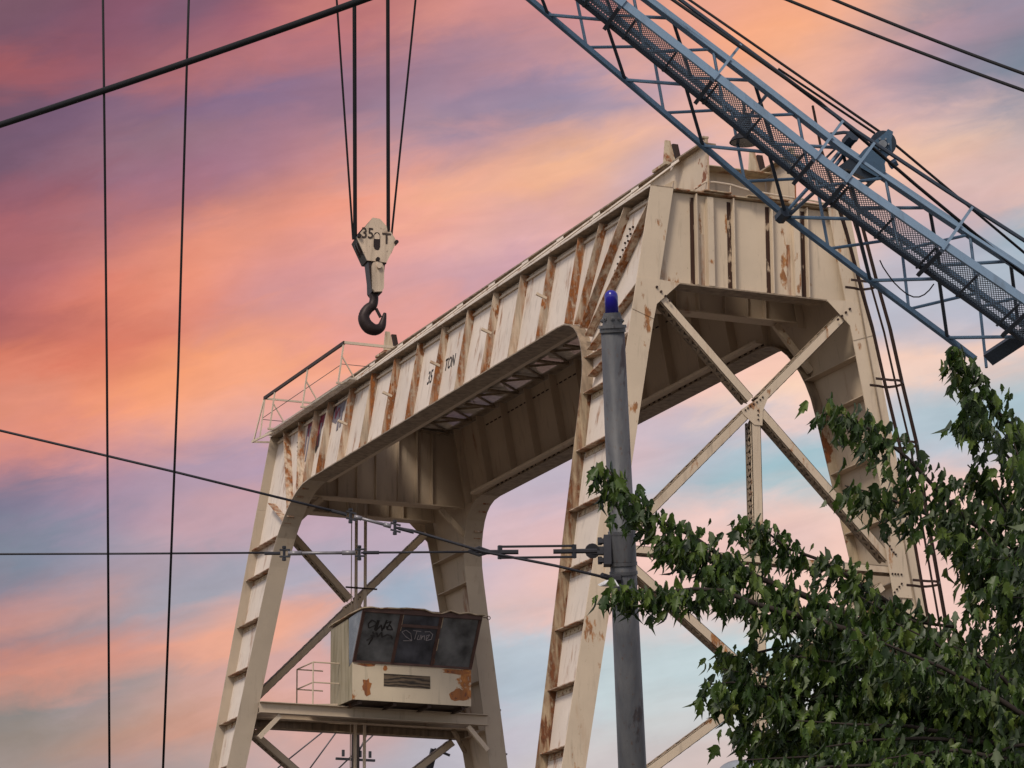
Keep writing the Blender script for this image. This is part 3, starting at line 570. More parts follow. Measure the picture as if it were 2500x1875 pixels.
# ---- platform beams at the far end
def ibeam(y, t0, t1, x0, x1, fw_, mat, top='cream_inner'):
    mb = MB(); mb.prism([(x0, y, H-t0), (x1, y, H-t0), (x1, y, H-t1), (x0, y, H-t1)], (0, .02, 0))
    for t in (t0, t1): mb.prism([(x0, y-fw_/2, H-t), (x1, y-fw_/2, H-t), (x1, y+fw_/2, H-t), (x0, y+fw_/2, H-t)], (0, 0, .02))
    return mb.build('platform_beam', mat, G)
ibeam(L-2.0, 7.80, 8.08, -3.3, 3.3, .22, 'cream_far_shaded'); ibeam(L-1.35, 7.86, 8.12, -3.3, 3.3, .22, 'cream_inner'); ibeam(L-.35, 8.02, 8.24, -3.3, 3.3, .3, 'cream_dirty')
for sg in (-1, 1):
    mb = MB(); mb.bar((sg*2.72, L-2.0, H-8.12), (sg*3.3, L-2.0, H-8.75), .10, .12); mb.build('knee_strut', 'cream', G)
    mb = MB(); mb.bar((sg*2.55, L-1.35, H-8.14), (sg*3.25, L-.5, H-8.6), .10, .10); mb.build('knee_strut', 'cream_dirty', G)
# ---- operator cab
cx0, cx1, yf, yb, tf, tw, tt, lean = -.98, 2.45, L-2.9, L-1.15, 7.72, 6.70, 5.36, .80
def C3(x, y, t): return V((x, y, H-t))
mb = MB(); mb.prism([C3(cx0, yf, tf), C3(cx1, yf, tf), C3(cx1, yf, tw), C3(cx0, yf, tw)], (0, .03, 0)); cab = mb.build('operator_cab', 'cab_paint', G)
mb = MB(); mb.prism([C3(cx0, yf+.031, tf), C3(cx0, yb, tf), C3(cx0, yb, 5.55), C3(cx0, yf+.38, 5.47), C3(cx0, yf+.33, tw+.12), C3(cx0, yf+.031, tw)], (.03, 0, 0)); mb.build('side_wall', 'cab_dark', cab)
mb = MB(); mb.prism([C3(cx1-.03, yf+.031, tf), C3(cx1-.03, yb, tf), C3(cx1-.03, yb, 5.55), C3(cx1-.03, yf+.38, 5.47), C3(cx1-.03, yf+.33, tw), C3(cx1-.03, yf+.031, tw)], (.03, 0, 0)); mb.build('side_wall', 'cab_dark', cab)
mb = MB(); mb.prism([C3(cx0+.031, yb-.03, tf), C3(cx1-.031, yb-.03, tf), C3(cx1-.031, yb-.03, 5.55), C3(cx0+.031, yb-.03, 5.55)], (0, .03, 0)); mb.build('rear_wall', 'cab_dark', cab)
mb = MB(); mb.prism([C3(cx0+.031, yf+.031, tf-.02), C3(cx1-.031, yf+.031, tf-.02), C3(cx1-.031, yb-.031, tf-.02), C3(cx0+.031, yb-.031, tf-.02)], (0, 0, -.03)); mb.build('floor_plate', 'rust_dark', cab)
for x in (-.75, .25, 1.25, 2.25):
    mb = MB(); mb.bar(C3(x, yf+.06, tf+.05), C3(x, yb, tf+.05), .10, .09); mb.build('floor_joist', 'rust_dark', cab)
def FW(x, s, o=0.): # point on raked front plane, s 0 bottom..1 top
    return V((x, yf-lean*s-o*.86, H-(tw+(tt-tw)*s)-o*.5*0))
xs = [cx0, .14, 1.28, cx1]
mb = MB()
for x in xs: mb.bar(FW(x+(.03 if x == cx0 else -.03 if x == cx1 else 0), 0), FW(x+(.03 if x == cx0 else -.03 if x == cx1 else 0), 1), .085, .05, (0, 1, 0))
mb.bar(FW(cx0, .01), FW(cx1, .01), .05, .06); mb.bar(FW(cx0, .965), FW(cx1, .965), .06, .13)  # deep dark head bar also paints in the shade under the roof edge
mb.bar(FW(xs[1]+.03, .72), FW(xs[2]-.03, .72), .05, .08)
mb.build('window_frame', 'window_frame', cab)
for x, s0, s1 in ((xs[1]+.05, .62, .95), (xs[2]+.055, .30, .52), (xs[2]+.055, .72, .93), (xs[2]+.05, .05, .14), (xs[0]+.065, .03, .97)):
    mb = MB(); mb.bar(FW(x, s0, .01), FW(x, s1, .01), .022, .02, (0, 1, 0)); mb.build('putty_strip', 'cream_rusty', cab)
def pane(x0, x1, s0, s1, mat):
    mb = MB(); mb.prism([FW(x0, s0), FW(x1, s0), FW(x1, s1), FW(x0, s1)], (0, .012, 0)); return mb.build('window_pane', mat, cab)
pane(xs[0]+.06, xs[1]-.035, .02, .96, 'dusty_glass'); pane(xs[1]+.035, xs[2]-.035, .02, .69, 'dark_glass'); pane(xs[1]+.035, xs[2]-.035, .75, .96, 'dark_glass'); pane(xs[2]+.035, xs[3]-.06, .02, .96, 'dusty_glass')
for x in (cx0, cx1-.012):
    mb = MB(); mb.prism([V((x, yf+.30, H-tw-.10)), V((x, yf+.02, H-tw)), V((x, yf-lean+.05, H-tt-.03)), V((x, yf+.33, H-5.47))], (.012, 0, 0)); mb.build('window_pane', 'dusty_glass', cab)
# crumpled roof sheet
mb = MB(); nx = 14; ny = 5; rr = random.Random(3)
def zr(i, j): return H-(tt-.02)+.0 - (.10*j/ny) + (rr.uniform(-.06, .07) if j == 0 else rr.uniform(-.01, .02))
grid = [[V((cx0-.06+(cx1-cx0+.14)*i/nx, yf-lean-.06+(yb-yf+lean+.1)*j/ny, zr(i, j)+(.10 if (i in (5, 6) and j == 0) else 0))) for i in range(nx+1)] for j in range(ny+1)]
for j in range(ny):
    for i in range(nx):
        mb.quad(grid[j][i], grid[j][i+1], grid[j+1][i+1], grid[j+1][i])
ro = mb.build('roof', 'cream_rusty', cab); md = ro.modifiers.new('s', 'SOLIDIFY'); md.thickness = .03
mb = MB(); mb.prism([C3(cx0+.05, yf-lean+.05, tt+.09), C3(cx1-.05, yf-lean+.05, tt+.09), C3(cx1-.05, yb-.05, 5.6), C3(cx0+.05, yb-.05, 5.6)], (0, 0, .02)); mb.build('ceiling', 'rust_dark', cab)
mb = MB(); mb.prism([C3(-.09, yf-.012, 7.31), C3(1.25, yf-.012, 7.31), C3(1.25, yf-.012, 6.97), C3(-.09, yf-.012, 6.97)], (0, .01, 0)); mb.build('plywood_board', 'plywood', cab)
rr2 = random.Random(21)
def rustpatch(cx, ct, w, h, n=16):
    mb = MB(); pts = []
    for q in range(n):
        a = 2*math.pi*q/n; k_ = rr2.uniform(.65, 1.1); pts.append(C3(min(cx1-.02, max(cx0+.02, cx+math.cos(a)*w*k_)), yf-.004, min(tf-.02, max(tw+.03, ct+math.sin(a)*h*k_))))
    mb.prism(pts, (0, .003, 0)); mb.build('rust_patch', 'cab_rust', cab)
rustpatch(2.10, 7.42, .34, .20); rustpatch(-.58, 7.36, .15, .25); rustpatch(-.60, 6.76, .30, .06, 12); rustpatch(2.0, 6.80, .42, .08, 14); rustpatch(-.05, 6.83, .06, .10, 10)
mb = MB(); mb.tube([V((cx1+.03, yf-lean, H-tt-.05)), V((cx1+.14, yf-lean, H-tt-.05))], .012, 6)
for k in range(8):
    a0, a1 = k*math.pi/4, (k+1)*math.pi/4; c = V((cx1+.19, yf-lean, H-tt-.05)); mb.bar(c+V((math.cos(a0)*.05, 0, math.sin(a0)*.05)), c+V((math.cos(a1)*.05, 0, math.sin(a1)*.05)), .018)
mb.build('eye_ring', 'window_frame', cab)
def scrawl(lines, x0, s0, sx, ss, w, mat, lab):
    mb = MB()
    for ln in lines:
        for (a, b), (c, d) in zip(ln[:-1], ln[1:]): mb.bar(FW(x0+a*sx, s0+b*ss, .012), FW(x0+c*sx, s0+d*ss, .012), w, .006, (0, 1, 0))
    o = mb.build('graffiti', mat, cab); o['label'] = lab
scrawl([[(.25, .9), (.1, 1), (0, .8), (.05, .6), (.25, .75), (.3, 1), (.25, .55), (.3, .5)], [(.35, 1), (.3, .5), (.45, .8), (.5, .5), (.6, 1.05), (.55, .6)], [(.6, .9), (.75, 1), (.65, .6), (.85, .6), (.75, .8), (.6, .7)], [(.2, .45), (.3, .2), (.15, .25), (.35, .4), (.4, .2), (.5, .45), (.55, .2), (.7, .35), (.85, .3), (.9, .15)], [(.3, .25), (.05, 0)], [(.25, .2), (.15, -.2)]], -.76, .40, .85, .38, .035, 'paint_black', 'black scrawled spray tag on the left pane')
scrawl([[(.1, 0), (.38, .05), (.3, .7), (.12, 1), (.0, .8), (.15, .4), (.38, .05)], [(.36, 1), (.62, .95)], [(.48, .95), (.46, .2)], [(.56, .6), (.54, .2), (.62, .2), (.64, .65)], [(.68, .6), (.66, .2), (.70, .5), (.76, .6), (.78, .2)], [(.84, .2), (.92, .7), (.82, .6), (.84, .15), (1.0, .3), (1.02, .75), (.9, 1.0), (.74, .95)]], .24, .44, .88, .20, .016, 'chalk', 'pale chalk scrawl on the middle pane')
# rail left of the cab
mb = MB(); y0, y1 = L-1.9, L-.6
for y in (y0, y1): mb.tube([(-1.75, y, H-7.75), (-1.75, y, H-6.6)], .022, 6)
for t in (6.6, 7.15): mb.tube([(-1.0, y0-.0, H-t), (-1.75, y0, H-t), (-1.75, y1, H-t), (-1.0, y1, H-t)], .02, 6)
mb.build('cab_railing', 'cream', G)
mb = MB(); mb.bar((-1.8, L-1.2, H-7.76), (-1.0, L-1.2, H-7.70), 1.2, .05); mb.build('cab_landing', 'cream', G)
# ---- inspection platform on the far top corner
xp = -2.72
zt = H+1.13
for y in (24.0, 21.3, 18.5): 
    mb = MB()
    mb.bar((xp, y, H+.02), (xp+.15, y, zt), .035, .05); mb.bar((xp+.55, y, H+.05), (xp+.11, y, H+.75), .03, .03); mb.bar((xp-.05, y, H+.03), (xp+.7, y, H+.05), .06, .05)
    mb.build('platform_post', 'cream', G)
mb = MB(); mb.bar((xp+.15, L+.05, zt), (xp+.15, 18.45, zt), .06, .085); mb.build('platform_handrail', 'rust_dark', G)
mb = MB(); mb.bar((xp+.15, 18.45, zt), (xp+1.8, 18.45, zt), .05, .07); mb.build('platform_handrail', 'cream', G); mb = MB(); mb.bar((xp+.15, L, zt-.02), (xp+1.9, L, zt-.02), .04, .05); mb.build('platform_handrail', 'cream', G)
mb = MB(); mb.tube([(xp+.1, L, H+.55), (xp+.1, 18.5, H+.55), (xp+1.5, 18.5, H+.55)], .010, 5); mb.tube([(xp+.1, L, H+.5), (xp+1.5, L, H+.5)], .010, 5); mb.build('platform_wire', 'cable_steel', G)
mb = MB(); mb.bar((xp+.15, L+.05, zt), (xp-.05, L+.35, H-.05), .035, .03); mb.bar((xp+.15, L, zt), (xp+.02, L, H), .035, .03); mb.bar((xp-.1, L+.35, H-.08), (xp+.2, L-1.0, H-.0), .03, .06); mb.bar((xp-.1, L+.35, H-.08), (xp+.7, L+.3, H-.04), .03, .05); mb.build('platform_end_frame', 'cream', G)
mb = MB(); mb.prism([(xp+.1, 17.9, H+.0), (xp+.32, 17.9, H), (xp+.32, L-.2, H), (xp+.1, L-.2, H)], (0, 0, .05)); mb.build('platform_grating', 'grating', G)
# ---- caged ladder on the right leg
def LP(x, y, d): return at(x, y, d)
dl = 68.6
rail = [(1984, 258), (2004, 360), (2032, 450), (2066, 560), (2100, 690), (2131, 800), (2160, 930), (2196, 1080), (2222, 1260), (2250, 1420), (2300, 1700), (2345, 1950)]
pr = [at(x, y, dl) for x, y in rail]
ldr = empty('caged_ladder', (pr[-1].x, pr[-1].y, pr[-1].z)); ldr.parent = G; ldr.location = pr[-1]-G.location
def off(p, dx, dy): return p+V((dx, dy, 0))
for dx in (0, .17):
    mb = MB(); mb.tube([off(p, dx, dx*1.6) for p in pr], .030, 6); mb.build('ladder_rail', 'rust_dark', ldr)
mb = MB()
for a, b in zip(pr[:-1], pr[1:]):
    n = max(1, int((a-b).length/.3))
    for k in range(n): q = a.lerp(b, k/n); mb.bar(q, off(q, .17, .27), .02)
mb.build('ladder_rungs', 'rust_dark', ldr)
def hoop(i, c, rad=.30):
    c = c+V((.17, .08, 0)); pts = [c+V((math.cos(a)*rad*.85, math.sin(a)*rad, -.02)) for a in [math.radians(q) for q in range(-120, 150, 30)]]
    mb = MB()
    for a, b in zip(pts[:-1], pts[1:]): mb.bar(a, b, .014, .05)
    mb.bar(pts[0], pts[0]+V((-.35, 0, 0)), .014, .05); mb.bar(pts[-1], pts[-1]+V((-.2, 0, 0)), .014, .05); mb.build('cage_hoop', 'rust_dark', ldr)
cage = []
for i in (4, 6, 7, 9, 10):
    hoop(i, pr[i])
for ang in (-70, -20, 30, 80):
    mb = MB(); a = math.radians(ang); mb.tube([p+V((.17+math.cos(a)*.255, .08+math.sin(a)*.30, 0)) for p in pr[2:]], .024, 5); mb.build('cage_bar', 'rust_dark', ldr)
# ================================================================== hook block
D = 58.0; UPX = D/FPX
HB = empty('hook_block', at(905, 812, D))
tag(HB, 'cream painted diamond hook block marked 35 T with a dark open hook', 'crane hook')
vx = (RT*.93 + fw*.37).normalized(); vz = V((0, 0, 1)); vy = vx.cross(vz)*-1.   # face axes
vx = V((RT.x, RT.y, 0)).normalized(); vn = V((fw.x, fw.y, 0)).normalized()
yawr = Matrix.Rotation(math.radians(17), 3, 'Z'); vx = yawr @ vx; vn = yawr @ vn
hc = at(913, 600, D)
def hp(x, y, dep=0.): return hc + vx*((x-913)*UPX/.97) + vz*(-(y-600)*UPX/.968) + vn*dep
k = .2291  # zoom px to plate px (260/1135)
def zq(pts): return [(780+a*k, 480+b*k) for a, b in pts]
ch = zq([(540, 252), (620, 258), (725, 370), (800, 490), (690, 722), (485, 715), (375, 485), (400, 440)])
mb = MB(); mb.prism([hp(x, y, -.16) for x, y in ch], vn*.03); f = mb.build('front_cheek', 'hook_paint', HB)
mb = MB(); mb.prism([hp(x, y, .20) for x, y in ch], vn*.03); mb.build('rear_cheek', 'hook_iron', HB)
side = zq([(400, 440), (375, 485), (485, 715)])
mb = MB(); q0 = zq([(540, 252)])[0]
for a, b in (((540, 252), (400, 440)), ((375, 485), (485, 715)), ((800, 490), (690, 722)), ((485, 715), (690, 722))):
    (x0, y0), (x1, y1) = zq([a, b]); mb.prism([hp(x0, y0, -.129), hp(x1, y1, -.129), hp(x1, y1, .20), hp(x0, y0, .20)], vx*.015*(1 if a[0] < 600 else -1))
mb.build('side_guard', 'hook_iron', HB)
mb = MB(); c = hp(*zq([(586, 500)])[0], 0); 
for sg in (-.06, .08): mb.tube([c+vn*sg, c+vn*(sg+.05)], .33, 28)
mb.build('sheave', 'hook_iron', HB)
mb = MB(); sl = zq([(552, 440), (565, 412), (590, 405), (610, 412), (620, 440), (620, 560), (608, 590), (585, 598), (562, 588), (550, 560)]); mb.prism([hp(x, y, -.166) for x, y in sl], vn*.004); mb.build('inspection_slot', 'hook_iron', HB)
mb = MB(); sl = zq([(558, 440), (590, 412), (614, 440), (614, 480), (558, 480)]); mb.prism([hp(x, y, -.17) for x, y in sl], vn*.003); mb.build('slot_plate', 'hook_paint', HB)
for a, b in ((790, 500), (395, 465), (592, 700)):
    mb = MB(); c = hp(*zq([(a, b)])[0], -.17); mb.tube([c-vn*.05, c+vn*.1], .035, 8); mb.build('bolt', 'hook_iron', HB)
q = zq([(418, 478)])[0]; text_mesh('stencil_number', '35', .27, 'stencil_brown', HB, hp(q[0], q[1], -.166), vx*.84, vz, .003)
q = zq([(642, 520)])[0]; text_mesh('stencil_letter', 'T', .27, 'stencil_brown', HB, hp(q[0], q[1], -.166), vx*.95, vz, .003)
yk = zq([(532, 770), (545, 738), (590, 725), (635, 738), (660, 775), (658, 1000), (640, 1040), (560, 1050), (540, 1020)])
mb = MB(); mb.prism([hp(x, y, -.20) for x, y in yk], vn*.06); mb.build('yoke_plate', 'hook_paint', HB)
mb = MB(); mb.prism([hp(x, y, .14) for x, y in yk], vn*.06); mb.build('yoke_plate', 'hook_iron', HB)
mb = MB(); yk2 = zq([(500, 722), (680, 726), (650, 1040), (540, 1040)]); mb.prism([hp(x, y, -.13) for x, y in yk2], vn*.26); mb.build('yoke_body', 'hook_iron', HB)
mb = MB(); c = hp(*zq([(600, 778)])[0], -.2); mb.tube([c-vn*.05, c], .045, 8); mb.build('yoke_pin', 'hook_paint', HB)
mb = MB(); hk = zq([(580, 1040), (582, 1110), (565, 1165), (520, 1205), (480, 1270), (484, 1340), (530, 1400), (600, 1420), (660, 1385), (685, 1310), (700, 1235)])
rad = [48, 48, 52, 56, 60, 66, 70, 62, 48, 32, 16]
P_, R_h = [], []
for q in range(len(hk)-1):
    p0, p1, p2, p3 = hk[max(q-1, 0)], hk[q], hk[q+1], hk[min(q+2, len(hk)-1)]
    for t_ in (0, .25, .5, .75):
        cm = lambda a, b, c, d: .5*((2*b)+(-a+c)*t_+(2*a-5*b+4*c-d)*t_*t_+(-a+3*b-3*c+d)*t_**3)
        P_.append((cm(p0[0], p1[0], p2[0], p3[0]), cm(p0[1], p1[1], p2[1], p3[1]))); R_h.append(rad[q]*(1-t_)+rad[q+1]*t_)
P_.append(hk[-1]); R_h.append(rad[-1])
mb.tube([hp(x, y, 0) for x, y in P_], [r*k*UPX for r in R_h], 18); hko = mb.build('hook', 'hook_iron', HB, True)
mb = MB(); a, b = zq([(605, 1195), (655, 1285)]); mb.bar(hp(*a), hp(*b), .05, .04); mb.build('safety_latch', 'hook_iron', HB)
tips = ((805, -250, 862, 585, .019), (864, -400, 867, 585, .037), (946, -400, 948, 580, .035), (1040, -250, 955, 583, .019))
labs = ('leftmost thin hoist rope slanting in to the hook block', 'left thick black hoist rope running straight to the hook block', 'right thick black hoist rope running straight to the hook block', 'rightmost thin hoist rope slanting in to the hook block')
for (x0, y0, x1, y1, r), lb in zip(tips, labs):
    ddp = 0.0
    a = at(x0, y0, D); b = at(x1, y1, D)
    mb = MB(); mb.tube([a, b], r, 8); tag(mb.build('hoist_rope', 'cable_black'), lb, 'rope', 'hoist ropes above the hook block')
# ================================================================== lattice boom
BN = [(1338, 36), (1526, 195), (1716, 356), (1920, 530), (2125, 685), (2312.6, 824.5)]
ext = (BN[-1][0]-BN[-2][0], BN[-1][1]-BN[-2][1]); ex0 = (BN[1][0]-BN[0][0], BN[1][1]-BN[0][1])
for k_ in range(3): BN.insert(0, (BN[0][0]-ex0[0], BN[0][1]-ex0[1])); 
for k_ in range(3): BN.append((BN[-1][0]+ext[0]*1.02, BN[-1][1]+ext[1]*1.05))
DB = 57.5
def nodeS(s):      # s in panels, 0 = first inserted node
    s = max(0, min(len(BN)-1.001, s)); i = int(s); f = s-i
    return (BN[i][0]*(1-f)+BN[i+1][0]*f, BN[i][1]*(1-f)+BN[i+1][1]*f)
dd = (RT*.79-UP*.613).normalized()                 # boom axis
pn = (RT*.613+UP*.79).normalized()
eh = (pn*.5 - fw*.87).normalized(); en = (pn*.87 + fw*.5).normalized()
def g(s): return .74 + .055*(s-3)
def BP(s, h, n):   # h lateral (toward viewer) 0..1 ; n up 0..1
    x, y = nodeS(s); G_ = g(s)
    return at(x, y, DB) + eh*(1.25*G_*h) + en*(1.13*G_*n)
BM = empty('lattice_boom', BP(10.9, 0, 0)); tag(BM, 'blue tubular lattice crane boom with a mesh walkway, slanting across the gantry', 'crane boom')
SS = [i*.5 for i in range(0, 22)]
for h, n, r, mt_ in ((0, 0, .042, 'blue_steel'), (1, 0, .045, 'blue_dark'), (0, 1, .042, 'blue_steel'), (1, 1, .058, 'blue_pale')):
    mb = MB()
    for a, b in zip(SS[:-1], SS[1:]):
        if b > 8.1 and h == 0 and n == 0: mb.bar(BP(8, 0, 0), BP(8.36, 0, 0), r*2, r*2, en); break
        mb.bar(BP(a, h, n), BP(b, h, n), r*2, r*2, en)
    mb.build('chord', mt_, BM)
for i in range(0, 11):
    def ln(a, b, r, mt_='blue_steel'):
        mb = MB(); mb.tube([a, b], r, 6); mb.build('lacing_tube', mt_, BM)
    s = float(i)
    if s+.5 <= 10.4:
        if s < 8.4: ln(BP(s, 0, 0), BP(s+.5, 1, 0), .030)
        if s+1 < 8.5: ln(BP(s+.5, 1, 0), BP(s+1, 0, 0), .032, 'blue_dark'); ln(BP(s+.5, 0, 0), BP(s+1, 0, 1), .027)
        if s+.5 < 8.6: ln(BP(s, 0, 1), BP(s+.5, 0, 0), .027)
        ln(BP(s+.5, 0, 1), BP(s+1, 1, 1), .030); ln(BP(s, 1, 1), BP(s+.5, 0, 1), .032, 'blue_dark')
        ln(BP(s, 1, 0), BP(s+.5, 1, 1), .027, 'blue_steel'); ln(BP(s+.5, 1, 1), BP(s+1, 1, 0), .027)
# walkway on the near side: deck of expanded mesh between two channels
WW = .72
def WPt(s, h, n=0.): return BP(s, 1, 0)+eh*(g(s)*.84*h)+en*(g(s)*n)
mb = MB()
for a, b in zip(SS[:-1], SS[1:]): mb.bar(WPt(a, .06, -.02), WPt(b, .06, -.02), .05, .10, en)
mb.build('walkway_channel', 'blue_dark', BM)
mb = MB()
for a, b in zip(SS[:-1], SS[1:]): mb.bar(WPt(a, 1, .03), WPt(b, 1, .03), .045, .15, en)
mb.build('walkway_toe_board', 'blue_pale', BM)
mb = MB(); n_ = 330; smax = 10.4
for q in range(n_):
    s0 = smax*q/n_; ds = .30
    for sgn in (1, -1):
        a, b = (WPt(s0, .08, -.03), WPt(min(smax, s0+ds), .98, -.03)) if sgn > 0 else (WPt(min(smax, s0+ds), .08, -.03), WPt(s0, .98, -.03))
        mb.bar(a, b, .0105, .008, en)
mb.build('expanded_mesh_deck', 'mesh_steel', BM)
for i in range(21):
    s = i*.5+.25
    if s > 10.3: continue
    mb = MB(); mb.bar(WPt(s, .0, -.08), WPt(s, 1.0, -.08), .04, .05, en); mb.build('deck_bearer', 'blue_dark', BM)
for s in (.95, 2.15, 3.87, 5.60, 6.05, 7.35, 8.55, 9.75):
    pass
post_px = [(1520, 62), (1748, 226), (1996, 402), (2070, 458), (2307, 648), (2520, 800)]
def s_at_px(px, h, n_off):
    best = min((abs((CAM_proj(WPt(q*.01, h, n_off)))-px), q*.01) for q in range(0, 1045)); return best[1]
def CAM_proj(p): d = p-CAM; return 1250+FPX*d.dot(RT)/d.dot(fw)
for (px, py) in post_px:
    s = s_at_px(px, 1, .04)
    mb = MB(); mb.bar(WPt(s, 1.03, -.1), WPt(s, 1.03, .99*1.0), .07, .045, dd); mb.build('handrail_post', 'blue_pale', BM)
    mb = MB(); mb.bar(WPt(s, -.1, -.12), WPt(s, 1.05, -.12), .07, .07, en); mb.build('walkway_bracket', 'blue_dark', BM)
mb = MB(); mb2 = MB()
for a, b in zip(SS[:-1], SS[1:]): mb.tube([WPt(a, 1.03, 1.0), WPt(b, 1.03, 1.0)], .036, 7); mb2.bar(WPt(a, 1.0, .52), WPt(b, 1.0, .52), .03, .055, en)
mb.build('handrail', 'blue_dark', BM); mb2.build('mid_rail', 'blue_pale', BM)
# section joint: pin clusters
for (px, py, d0) in ((1912, 524, DB), (2077, 338, DB-.4)):
    c = at(px, py, d0); mb = MB(); mb.tube([c-eh*.14, c+eh*.14], .11, 8); mb.build('pin_joint', 'blue_dark', BM)
for (x0, y0, x1, y1, r, mt_) in ((1925, 512, 1985, 445, .035, 'blue_steel'), (1930, 522, 2000, 458, .035, 'blue_dark'), (2020, 408, 2066, 352, .04, 'blue_pale'), (2032, 414, 2075, 358, .035, 'blue_steel'), (2002, 400, 2055, 348, .022, 'blue_dark'), (1600*1.13, 275*1.13, 1660*1.13, 200*1.13, .03, 'blue_dark')):
    mb = MB(); mb.tube([at(x0, y0, DB-.5), at(x1, y1, DB-.1)], r, 6); mb.build('cross_strut', mt_, BM)
# sheave housing
def zh(pts): return [(2000+a*.1808, 250+b*.1808) for a, b in pts]
SH = empty('sheave_frame', at(2140, 400, DB-.3)-BM.location); SH.parent = BM
for dq, mt_ in ((-.55, 'blue_steel'), (.1, 'blue_dark')):
    mb = MB(); mb.prism([at(x, y, DB+dq) for x, y in zh([(930, 358), (1000, 395), (975, 500), (985, 650), (920, 730), (885, 830), (900, 930), (790, 1010), (560, 880), (520, 740), (600, 640), (760, 510), (890, 410)])], fw*.03); mb.build('cheek_plate', mt_, SH)
c = at(*zh([(860, 560)])[0], DB-.2); mb = MB(); mb.tube([c-fw*.05, c+fw*.05], .225, 24); mb.build('sheave_wheel', 'blue_dark', SH)
c = at(*zh([(860, 560)])[0], DB-.62); mb = MB(); mb.tube([c, c+fw*.08], .07, 10)
for q in range(6): a = q*math.pi/3; cc = c+(RT*math.cos(a)+UP*math.sin(a))*.065*1.5; mb.tube([cc, cc+fw*.08], .018, 6)
mb.build('hub_bolts', 'dome_grey', SH)
mb = MB(); mb.prism([at(x, y, DB-.5) for x, y in zh([(230, 890), (500, 690), (560, 720), (900, 940), (590, 1210), (560, 1180), (700, 1060), (370, 890), (260, 960)])], fw*.6); mb.build('base_frame', 'blue_dark', SH)
mb = MB(); a, b = zh([(950, 860), (1045, 800)]); mb.bar(at(a[0], a[1], DB-.4), at(b[0], b[1], DB-.4), .1, .1, en); mb.build('lug', 'blue_steel', SH)
mb = MB(); pts = zh([(140, 430), (330, 405), (470, 415), (495, 450), (480, 520)]); mb.tube([at(x, y, DB-.2) for x, y in pts], .03, 6); mb.build('guard_hoop', 'blue_dark', SH)
mb = MB(); c = at(*zh([(455, 470)])[0], DB-.25); mb.tube([c-fw*.05, c+fw*.15], .10, 10); mb.build('limit_switch', 'insulator', SH)
# heavy box girder under the right end of the boom
mb = MB(); a, b = at(2414, 876, DB-.2), at(2530, 800, DB-.9); mb.bar(a, b, .24, .12, en); mb.build('base_box', 'blue_dark', BM)
# floodlight under the walkway
fc = at(1818, 322, DB+.2); mb = MB(); prof = [(0, .0), (.08, .02), (.15, .05), (.22, .11), (.27, .19), (.25, .20)]
for (r0_, z0), (r1_, z1) in zip(prof[:-1], prof[1:]):
    for q in range(20):
        a0, a1 = 2*math.pi*q/20, 2*math.pi*(q+1)/20
        ang = lambda a, r, z: fc + V((math.cos(a)*r, math.sin(a)*r, -z))
        mb.quad(ang(a0, r0_, z0), ang(a1, r0_, z0), ang(a1, r1_, z1), ang(a0, r1_, z1))
FLT = mb.build('floodlight', 'steel_dark', None, True); tag(FLT, 'dark round floodlight shade hanging under the boom walkway', 'lamp')
mb = MB(); mb.tube([fc, fc+V((0, 0, .7))], .03, 8); mb.tube([fc+V((0, 0, .04)), fc+V((0, 0, .3))], .12, 12); mb.build('lamp_stem', 'steel_dark', FLT)
mb = MB(); mb.tube([fc+V((0, 0, -.175)), fc+V((0, 0, -.195))], .24, 20); mb.build('lamp_glass', 'dusty_glass', FLT)
# thin loose cable hanging from the boom
mb = MB(); mb.tube([at(x, y, DB-1) for x, y in [(2148, 635), (2156, 652), (2168, 670), (2182, 689), (2198, 705), (2214, 718), (2230, 725), (2244, 725), (2257, 719), (2269, 708), (2280, 693)]], .012, 5); tag(mb.build('loose_cable', 'cable_black'), 'thin loose black cable drooping below the boom walkway', 'cable')
# boom pendants
def wire(pts, r, name, lab, cat, mat='cable_black', group=None, n=7):
    mb = MB(); mb.tube(pts, r, n); o = mb.build(name, mat, None, True); tag(o, lab, cat, group); return o
def sagline(a, b, sag, n=14): return [a.lerp(b, i/n)-V((0, 0, sag*4*(i/n)*(1-i/n))) for i in range(n+1)]
wire([at(1600, -10-20, 56), at(2000, 249, 56.3), at(2240, 455, 56.5), at(2560, 720, 57)], .030, 'boom_pendant', 'black wire rope closest above the boom handrail', 'rope', 'cable_black', 'ropes along the boom')
wire([at(1640, -30, 58.5), at(1828, 100, 58), at(2148, 322, 57.5), at(2175, 345, 57.5), at(2540, 650, 57)], .024, 'boom_pendant', 'uppermost black wire rope running over the boom pulley', 'rope', 'cable_black', 'ropes along the boom')
wire([at(1900, 168, 58), at(2075, 285, 57.7), at(2135, 325, 57.4)], .022, 'boom_pendant', 'short black wire rope ending on the boom pulley wheel', 'rope', 'cable_black', 'ropes along the boom')
# ================================================================== wires
wire(sagline(at2(-60, 289, 27), at2(860, -28, 24), .02), .026, 'power_cable', 'thick black cable crossing the upper left corner of the sky', 'cable', n=8)
wire([at2(222, -40, 26), at2(226, 300, 26), at2(231, 800, 26), at2(237, 1720, 26)], .0098, 'guy_wire', 'leftmost thin black near-vertical wire', 'wire')
wire([at2(409, -40, 26), at2(404, 130, 26), at2(385, 800, 26), at2(350, 1720, 26)], .0098, 'guy_wire', 'thin black wire second from the left, leaning outward at its foot', 'wire')
wire(sagline(at2(1670, -13, 40), at2(2290, 223, 38), .03), .020, 'power_cable', 'lower of two black cables at the top right corner', 'cable')
wire(sagline(at2(1770, -14, 40), at2(2290, 187, 38), .03), .020, 'power_cable', 'upper of two black cables at the top right corner', 'cable')
PD = 45.0
